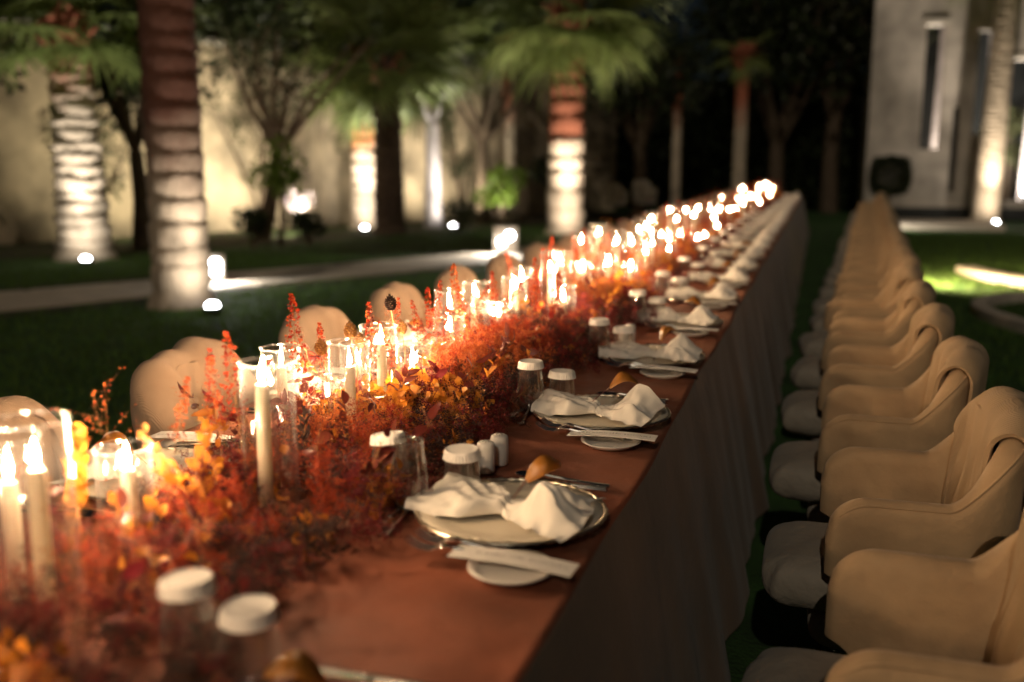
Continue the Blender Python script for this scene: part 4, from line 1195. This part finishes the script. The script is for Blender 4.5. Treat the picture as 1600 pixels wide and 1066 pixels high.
# ------------------------------------------------------------------ flower garland
def tri(vs_, fs): return (np.array(vs_, float), np.array(fs, np.int64))
class TB:                                             # triangle template
    def __init__(s): s.v = []; s.f = []
    def add(s, v, f):
        b = len(s.v); s.v += [tuple(p) for p in v]; s.f += [tuple(i + b for i in q) for q in f]
    def ribbon(s, pts, w):
        for i in range(len(pts) - 1):
            a, b = Vector(pts[i]), Vector(pts[i + 1]); d = (b - a); q = d.cross(Vector((.3, .5, .8))).normalized() * w
            q2 = d.cross(q).normalized() * w
            s.add([a + q, a - q * .5 + q2 * .87, a - q * .5 - q2 * .87, b], [(0, 1, 3), (1, 2, 3), (2, 0, 3)])
    def out(s): return tri(s.v, s.f)
def floret(tb, rr, c, s):
    d = Vector((rr.gauss(0, 1), rr.gauss(0, 1), rr.gauss(.3, 1))).normalized(); e = d.orthogonal().normalized() * s; g = d.cross(e)
    tb.add([c - e * .9, c + g * .7 + d * s * .4, c + e, c - g * .7 + d * s * .3], [(0, 1, 2), (0, 2, 3)])
def mist_tpl(seed, L=.14, nb=16, nf=12, fs=.0026):
    rr = random.Random(seed); st, fl = TB(), TB()
    main = [Vector((0, 0, 0))]
    for i in range(5): main.append(main[-1] + Vector((rr.gauss(0, .1), rr.gauss(0, .1), 1)).normalized() * L / 5)
    st.ribbon(main, .0010)
    for b in range(nb):
        t = rr.uniform(.25, 1.0); p = main[min(4, int(t * 5))].lerp(main[min(5, int(t * 5) + 1)], t * 5 % 1)
        a = rr.uniform(0, 6.28); d = Vector((math.cos(a), math.sin(a), rr.uniform(.4, 1.3))).normalized(); l = L * rr.uniform(.2, .45)
        q = p + d * l * .5 + Vector((0, 0, .004)); e = p + d * l
        st.ribbon([p, q, e], .0008)
        for k in range(nf):
            s = rr.uniform(.3, 1.05); c = (p.lerp(q, s * 2) if s < .5 else q.lerp(e, s * 2 - 1)) + Vector((rr.gauss(0, 1), rr.gauss(0, 1), rr.gauss(0, 1))) * .0042
            floret(fl, rr, c, fs * rr.uniform(.7, 1.3))
    return st.out(), fl.out()
def petal_tpl(seed, s=.011, cup=.35):
    rr = random.Random(seed); tb = TB(); n = 7
    v = [(0, 0, 0)]
    for k in range(n):
        a = -1.15 + 2.3 * k / (n - 1); r = s * 2 * (math.cos(a * .62)) * rr.uniform(.93, 1.05)
        v.append((r * math.cos(a * .8), r * math.sin(a * .8), cup * s * (abs(math.sin(a)) ** 2 * 1.6 + (r / s / 2) ** 2 * .8) + rr.gauss(0, .0008)))
    v.append((s * 1.05, 0, cup * s * .15))
    tb.add(v, [(0, k + 1, 8) if False else (8, k, k + 1) for k in range(1, n)] + [(0, 1, 8), (0, 8, n)])
    return tb.out()
def leaf_tpl(L=.04, w=.010, bend=.3):
    v = []; f = []
    for i in range(6):
        t = i / 5; ww = w * math.sin(math.pi * min(1, t * .96 + .04)) ** .8; z = -bend * L * t * t
        v += [(L * t, -ww, z + ww * .35), (L * t, 0, z), (L * t, ww, z + ww * .35)]
    for i in range(5):
        b = i * 3
        for k in (0, 1): f += [(b + k, b + k + 1, b + k + 4), (b + k, b + k + 4, b + k + 3)]
    return tri(v, f)
def spike_tpl(seed, L=.20, fs=.0042, start=.45, rad=.012, n=150, side=0.0):
    rr = random.Random(seed); st, fl = TB(), TB(); main = [Vector((0, 0, 0))]
    for i in range(6): main.append(main[-1] + Vector((rr.gauss(0, .06), rr.gauss(0, .06), 1)).normalized() * L / 6)
    st.ribbon(main, .0012)
    at = lambda t: main[min(5, int(t * 6))].lerp(main[min(6, int(t * 6) + 1)], min(1, t * 6 - min(5, int(t * 6))))
    for k in range(n):
        t = start + (1 - start) * rr.random() ** .9; q = rad * (1 - (t - start) / (1 - start)) ** .6 + .002
        a = rr.uniform(0, 6.28); c = at(t) + Vector((math.cos(a), math.sin(a), .5)) * q * rr.uniform(.4, 1)
        floret(fl, rr, c, fs * rr.uniform(.6, 1.2))
    return st.out(), fl.out()
def cone_tpl(seed, H=.032, r=.011):                    # small dry cone of overlapping scales
    tb = TB(); rr = random.Random(seed)
    for ring in range(8):
        t = ring / 7; z = H * t; q = r * (math.sin(math.pi * (.18 + .80 * t)) ** .8) + .001; n = 9
        for k in range(n):
            a = 2 * math.pi * (k + .5 * (ring % 2)) / n; c, s_ = math.cos(a), math.sin(a); w = q * .55
            p = Vector((c * q * .5, s_ * q * .5, z)); o = Vector((c * q * 1.15, s_ * q * 1.15, z + .0042)); sd = Vector((-s_, c, 0)) * w * .8
            tb.add([p - sd, p + sd, o + Vector((0, 0, .001)), o - Vector((0, 0, .003))], [(0, 1, 2), (0, 2, 3), (1, 3, 2)])
    return tb.out()

MISTN = [mist_tpl(i, .15, 20, 15, .0031) for i in range(8)]
MISTM = [mist_tpl(20 + i, .15, 12, 9, .0046) for i in range(5)]
MISTF = [mist_tpl(40 + i, .17, 8, 5, .010) for i in range(4)]
PET = [petal_tpl(i, .010 + .001 * (i % 3), .35 + .12 * (i % 4)) for i in range(6)]
LEAFS = [leaf_tpl(.036, .010, .3), leaf_tpl(.045, .0085, .5), leaf_tpl(.028, .011, .15)]
SPIKES = [spike_tpl(i, .22, .0034, .40, .017, 230) for i in range(4)]
CONES = [cone_tpl(i) for i in range(2)]

def garland():
    g = thing('flower_garland', 'long garland of dried red, orange and gold flowers running down the table', 'garland', (0, 0, 0))
    B = {n: Bag() for n in ('mist', 'coral', 'crimson', 'gold', 'burgundy', 'umber', 'stem', 'ochre')}
    r = random.Random(77); nr = np.random.default_rng(77)
    XC = -.885
    petal_objs = 0; petal_me = [None] * len(PET); leaf_objs = 0; leaf_me = [None] * len(LEAFS)
    ph = [r.uniform(0, 6.28) for _ in range(8)]
    field = lambda x, y, o: math.sin(x * 9 + y * 5.3 + ph[o]) + math.sin(y * 9.1 - x * 6 + ph[o + 1]) + .8 * math.sin(y * 3.1 + ph[o + 2])
    half = lambda y, sgn: .205 + .035 * math.sin(y * 5.7 + ph[6] + sgn) + .03 * math.sin(y * 11.3 + ph[7] * sgn)
    vg = [v for v in VS]
    def clear(x, y, rad=.060):
        if 1.2 < y < 2.7 and x > XC + .175: return False
        return all((x - v[0]) ** 2 + (y - v[1]) ** 2 > rad * rad for v in vg if abs(v[1] - y) < .1)
    y = .30
    zones = [(.25, 4.3, 560, MISTN, 0), (4.3, 8.5, 300, MISTM, 1), (8.5, Y1 - .15, 130, MISTF, 2)]
    for a, b, dens, tpls, lev in zones:
        for _ in range(int((b - a) * dens)):
            y = r.uniform(a, b); q = max(-1, min(1, r.gauss(0, .52))); hw = half(y, 1 if q > 0 else -1); x = XC + q * hw
            if not clear(x, y): continue
            edge = abs(q)
            z = ZT + .005 + .055 * (1 - edge ** 2) * r.uniform(.0, 1)
            tilt = q * 1.15 + r.gauss(0, .25)
            d = (math.sin(tilt), r.gauss(0, .35), math.cos(tilt) * r.uniform(.6, 1.0) + .12)
            sc_ = r.uniform(.45, .95) * (1.05 - .30 * edge) * (.54 + .34 * math.exp(-((y - 2.5) / .30) ** 2) + (.12 if y > 3.2 else 0) + .10 * field(x, y, 4) / 2)
            fA, fB = field(x, y, 0), field(x, y, 2)
            if fA > 1.15 and q < .72: kind = 'gold'
            elif edge > .56 or fB < -.8: kind = 'crimson' if r.random() < .62 else 'umber'  # darker kinds at the edges, partly own colour, partly imitating shade
            elif fB > .75: kind = 'coral'
            elif fA > .75: kind = 'ochre'
            else: kind = 'mist'
            if r.random() < .12: kind = r.choice(('mist', 'coral', 'gold', 'burgundy', 'crimson'))
            if kind == 'gold':
                c = np.array((x, y, z)) + np.array(d) / np.linalg.norm(d) * (.075 * sc_)
                npet = (10, 7, 3)[lev]
                for _k in range(npet):
                    pc = c + nr.normal(size=3) * (.020, .020, .016); t_ = PET[r.randrange(len(PET))]; dd = np.array(d) + nr.normal(size=3) * .9
                    Mx = aim(dd, r.uniform(0, 6.28), r.uniform(.7, 1.15) * (1, 1.35, 2.4)[lev])
                    if lev == 0 and petal_objs < 190 and 1.2 < y < 3.0 and x > -1.0 and _k < 4:
                        i_ = r.randrange(len(PET))
                        if petal_me[i_] is None: petal_me[i_] = big_mesh('petal', *PET[i_], M['gold'])
                        o = link('petal', petal_me[i_], g); o.matrix_local = Matrix([[*Mx[0], pc[0]], [*Mx[1], pc[1]], [*Mx[2], pc[2]], [0, 0, 0, 1]]); petal_objs += 1
                    else: B['gold'].put(t_, Mx, pc)
                s_, _f = tpls[r.randrange(len(tpls))]; B['stem'].put(s_, aim(d, 0, sc_ * .7), (x, y, z))
            elif kind == 'burgundy':
                base = np.array((x, y, z)); dn = np.array(d) / np.linalg.norm(d)
                for _k in range((7, 5, 3)[lev]):
                    pc = base + dn * .018 * (_k + 1); dd = dn * .5 + nr.normal(size=3) * .8; t_ = LEAFS[r.randrange(3)]
                    Mx = aim(dd, r.uniform(0, 6.28), r.uniform(.7, 1.1) * (1, 1.2, 2)[lev])[:, [2, 0, 1]]
                    if lev == 0 and leaf_objs < 90 and 1.2 < y < 3.0 and x > -1.0:
                        i_ = r.randrange(3)
                        if leaf_me[i_] is None: leaf_me[i_] = big_mesh('leaf', *LEAFS[i_], M['burgundy'])
                        o = link('leaf', leaf_me[i_], g); o.matrix_local = Matrix([[*Mx[0], pc[0]], [*Mx[1], pc[1]], [*Mx[2], pc[2]], [0, 0, 0, 1]]); leaf_objs += 1
                    else: B['burgundy'].put(t_, Mx, pc)
                B['stem'].put(tpls[0][0], aim(d, 0, .8), base)
            else:
                i_ = r.randrange(len(tpls)); s_, f_ = tpls[i_]; Mx = aim(d, r.uniform(0, 6.28), sc_)
                B[kind].put(f_, Mx, (x, y, z)); B[kind].put(s_, Mx, (x, y, z))
        # low dark tufts that close the base
        for _ in range(int((b - a) * dens * .55)):
            y = r.uniform(a, b); q = r.uniform(-1, 1); x = XC + q * half(y, 1 if q > 0 else -1) * .95
            if not clear(x, y): continue
            d = (q + r.gauss(0, .4), r.gauss(0, .5), .55 + .3 * r.random()); i_ = r.randrange(len(tpls))
            B['umber' if r.random() < .55 else 'crimson'].put(tpls[i_][1], aim(d, r.uniform(0, 6.28), .62), (x, y, ZT + .004)); 
    # loose feathery sprigs that stand up between the cylinders
    tall = [mist_tpl(60 + i, .26, 15, 10, .0030) for i in range(5)]
    for _ in range(250):
        y = r.uniform(.4, 5.2) if r.random() < .5 else r.uniform(5.2, Y1 - .3); q = r.uniform(-1, .35) if r.random() < .8 else r.uniform(.3, .8); x = XC + q * .19
        if not clear(x, y, .062) or (1.2 < y < 3.7 and x > -1.03): continue
        big = 1 if y < 5.2 else 1.25
        s_, f_ = tall[r.randrange(5)]; Mx = aim((q * .45 + r.gauss(0, .22), r.gauss(0, .28), 1), r.uniform(0, 6.28), r.uniform(.5, .95) * big * (.72 if q > -.1 else 1.0))
        B[r.choice(('mist', 'mist', 'coral', 'coral', 'ochre', 'crimson'))].put(f_, Mx, (x, y, ZT + .03)); B['stem'].put(s_, Mx, (x, y, ZT + .03))
    # single leaves on twigs among them
    for _ in range(85):
        y = r.uniform(.5, 5.0); q = r.uniform(-1, .8); x = XC + q * .2
        if not clear(x, y, .06) or (1.35 < y < 3.4 and x > -.98 and r.random() < .7): continue
        d = np.array((q * .5 + r.gauss(0, .3), r.gauss(0, .35), 1.0)); d /= np.linalg.norm(d); l = r.uniform(.10, .22) * (.75 if q > 0 else 1); b0 = np.array((x, y, ZT + .02))
        B['stem'].put(tall[0][0], aim(d, r.uniform(0, 6), l / .26), b0); kd = r.choice(('gold', 'burgundy', 'burgundy', 'crimson'))
        for _k in range(r.randrange(4, 9)):
            B[kd].put(LEAFS[r.randrange(3)], aim(d * .6 + nr.normal(size=3) * .7, r.uniform(0, 6.28), r.uniform(.6, 1.0))[:, [2, 0, 1]], b0 + d * l * r.uniform(.45, 1.0))
    for n, bg in B.items():
        if not bg.n: continue
        nm = dict(mist='red_foliage', coral='coral_foliage', crimson='crimson_foliage', gold='gold_petal_mass', burgundy='burgundy_leaf_mass', umber='dark_foliage', stem='stem_mass', ochre='ochre_foliage')[n]
        o = link(nm, bg.mesh(nm, M[n]), g); tag(o, kind='stuff')
    # silver-dust tall red spikes, part of the mass
    bs, bf = Bag(), Bag()
    for _ in range(85):
        y = r.uniform(.5, Y1 - .3) if r.random() < .8 else r.uniform(2.2, 4.5); x = XC + r.uniform(-.9, .6) * .2
        if not clear(x, y, .05): continue
        s_, f_ = SPIKES[r.randrange(4)]; Mx = aim((r.gauss(0, .22), r.gauss(0, .22), 1), r.uniform(0, 6.28), r.uniform(.8, 1.15) * (1.2 if y > 6 else 1))
        bs.put(s_, Mx, (x, y, ZT + .06)); bf.put(f_, Mx, (x, y, ZT + .06))
    o = link('spike_stem_mass', bs.mesh('spike_stem_mass', M['stem']), g); tag(o, kind='stuff')
    o = link('spike_mass', bf.mesh('spike_mass', M['mist']), g); tag(o, kind='stuff')
garland()

# single stems that stand out of the garland
def sprig(tip, base, tpl, m, label, s=1.0, name='flower_spike'):
    b = Vector(base); d = Vector(tip) - b
    t = thing(name, label, 'dried flower', base, group='tall stems standing out of the garland')
    L = tpl[0][0][:, 2].max(); Mx = aim(d, random.uniform(0, 6.28), d.length / L)
    Mx = Mx * 1.0
    link('stem', big_mesh('stem', tpl[0][0] @ Mx.T, tpl[0][1], M['stem']), t)
    link('florets', big_mesh('florets', tpl[1][0] @ Mx.T, tpl[1][1], m), t)
    return t
RT = [((-.98, 1.51, 1.07), 'upright red spike rising in front of the second palm-side chair'), ((-1.0, 1.47, 1.045), 'red spike leaning beside the first tall cylinder'), ((-1.02, 1.44, 1.0), 'coral spike low beside the first tall cylinder'),
      ((-1.02, 1.80, 1.10), 'lone red spike against the third palm-side chair'), ((-.98, 2.65, 1.085), 'tall red spike above the stubby cylinders, against the dark lawn'), ((-.99, 2.56, 1.045), 'short red spike just below the tallest red spike'),
      ((-.98, 2.08, 1.05), 'thin red spike beside the dark seed head'), ((-.98, 2.97, 1.03), 'red spike between two rear cylinders'), ((-.98, 3.72, 1.09), 'blurred red spike against the lit palm base'), ((-.96, 4.2, 1.09), 'blurred red spike near the far candles')]
for i, (p, lab) in enumerate(RT):
    sprig(p, (p[0] + .03 * math.sin(i * 2.1), p[1] + .03 * math.cos(i * 1.7), ZT + .05), SPIKES[i % 4], M['coral' if i in (2, 4) else 'mist'], lab)
def cone_sprig(tip, label, i, dark=False):
    b = (tip[0] + .02 * math.sin(i * 3), tip[1] + .03, ZT + .06); t = thing('dried_cone_flower', label, 'dried flower', b, group='tall stems standing out of the garland')
    d = Vector(tip) - Vector(b); h = d.normalized() * .032
    MB().tube([(0, 0, 0), tuple(d * .5 + Vector((.006, 0, 0))), tuple(d - h)], [.0014, .0012, .001], 6).build('stem', M['stem'], t)
    link('cone', big_mesh('cone', CONES[i % 2][0] @ aim(d, .3, 1.0 + .12 * (i % 2)).T, CONES[i % 2][1], M['umber' if dark else 'cone']), t, tuple(d - h))
for i, (p, lab, dk) in enumerate([((-.98, 1.84, 1.0), 'amber cone flower left of the twin cone flowers'.replace('left of', 'before'), 0), ((-.98, 1.98, 1.012), 'taller of the twin amber cone flowers', 0), ((-.975, 2.02, .985), 'lower of the twin amber cone flowers', 0), ((-.98, 2.20, 1.045), 'dark seed head on a bent pale stem', 1), ((-.98, 2.27, .975), 'small amber cone flower on a straight twig', 0)]):
    cone_sprig(p, lab, i, dk)

# large blurred orange sprays close to the camera, leaf by leaf
def spray(base, tip, label, n, m, ls=1.25, spread=.5, petal=True):
    t = thing('leaf_spray', label, 'dried flower', base, group='large sprays near the camera')
    d = Vector(tip) - Vector(base); r = random.Random(hash(label) % 1000 if False else len(label) * 7 + n)
    c = d.cross(Vector((.2, .9, .1))).normalized() * d.length * .08
    P = [Vector((0, 0, 0)), d * .35 + c, d * .7 + c * .6, d]
    MB().tube([tuple(p) for p in P], [.0022, .002, .0016, .0008], 6).build('stem', M['stem'], t)
    me = big_mesh('leaf', *(leaf_tpl(.026, .0095, .25) if petal else LEAFS[1]), m)
    for k in range(n):
        s = .22 + .78 * k / n; p = d * s + c * math.sin(s * math.pi) * .9; a = k * 2.4
        side = d.orthogonal().normalized(); o3 = d.cross(side).normalized(); q = side * math.cos(a) + o3 * math.sin(a)
        dd = d.normalized() * .9 + q * (.55 + spread * r.random())
        Mx = aim(dd, r.uniform(0, 6.28), ls * (1.1 - .5 * s) * r.uniform(.8, 1.15))[:, [2, 0, 1]]
        o = link('leaf', me, t); o.matrix_local = Matrix([[*Mx[0], p.x], [*Mx[1], p.y], [*Mx[2], p.z], [0, 0, 0, 1]])
spray((-1.06, 1.20, ZT + .05), (-1.08, 1.245, .955), 'upright orange leaf spray between the two closest cylinders', 26, M['gold'], 1.3)
spray((-.86, 1.22, ZT + .04), (-.96, 1.40, .945), 'long orange leaf spray reaching towards the tall cylinder', 30, M['gold'], 1.35)
spray((-.84, 1.24, ZT + .03), (-.97, 1.43, .865), 'lower orange leaf spray lying over the dark tufts', 26, M['gold'], 1.2)
spray((-.92, 1.31, ZT + .04), (-1.06, 1.36, .935), 'short amber leaf spray behind the low cylinder', 20, M['cone'], 1.2)
spray((-.90, 1.62, ZT + .03), (-.94, 1.70, .885), 'near black leaf spray between the two glass cylinders', 22, M['umber'], .9, petal=False)
spray((-.90, 2.05, ZT + .06), (-.86, 2.02, .90), 'burgundy leaf branch crossing a candle', 14, M['burgundy'], 1.0, petal=False)
spray((-.82, 2.36, ZT + .05), (-.76, 2.52, .90), 'dark leaf branch leaning over the capped tumblers', 14, M['burgundy'], 1.0, petal=False)
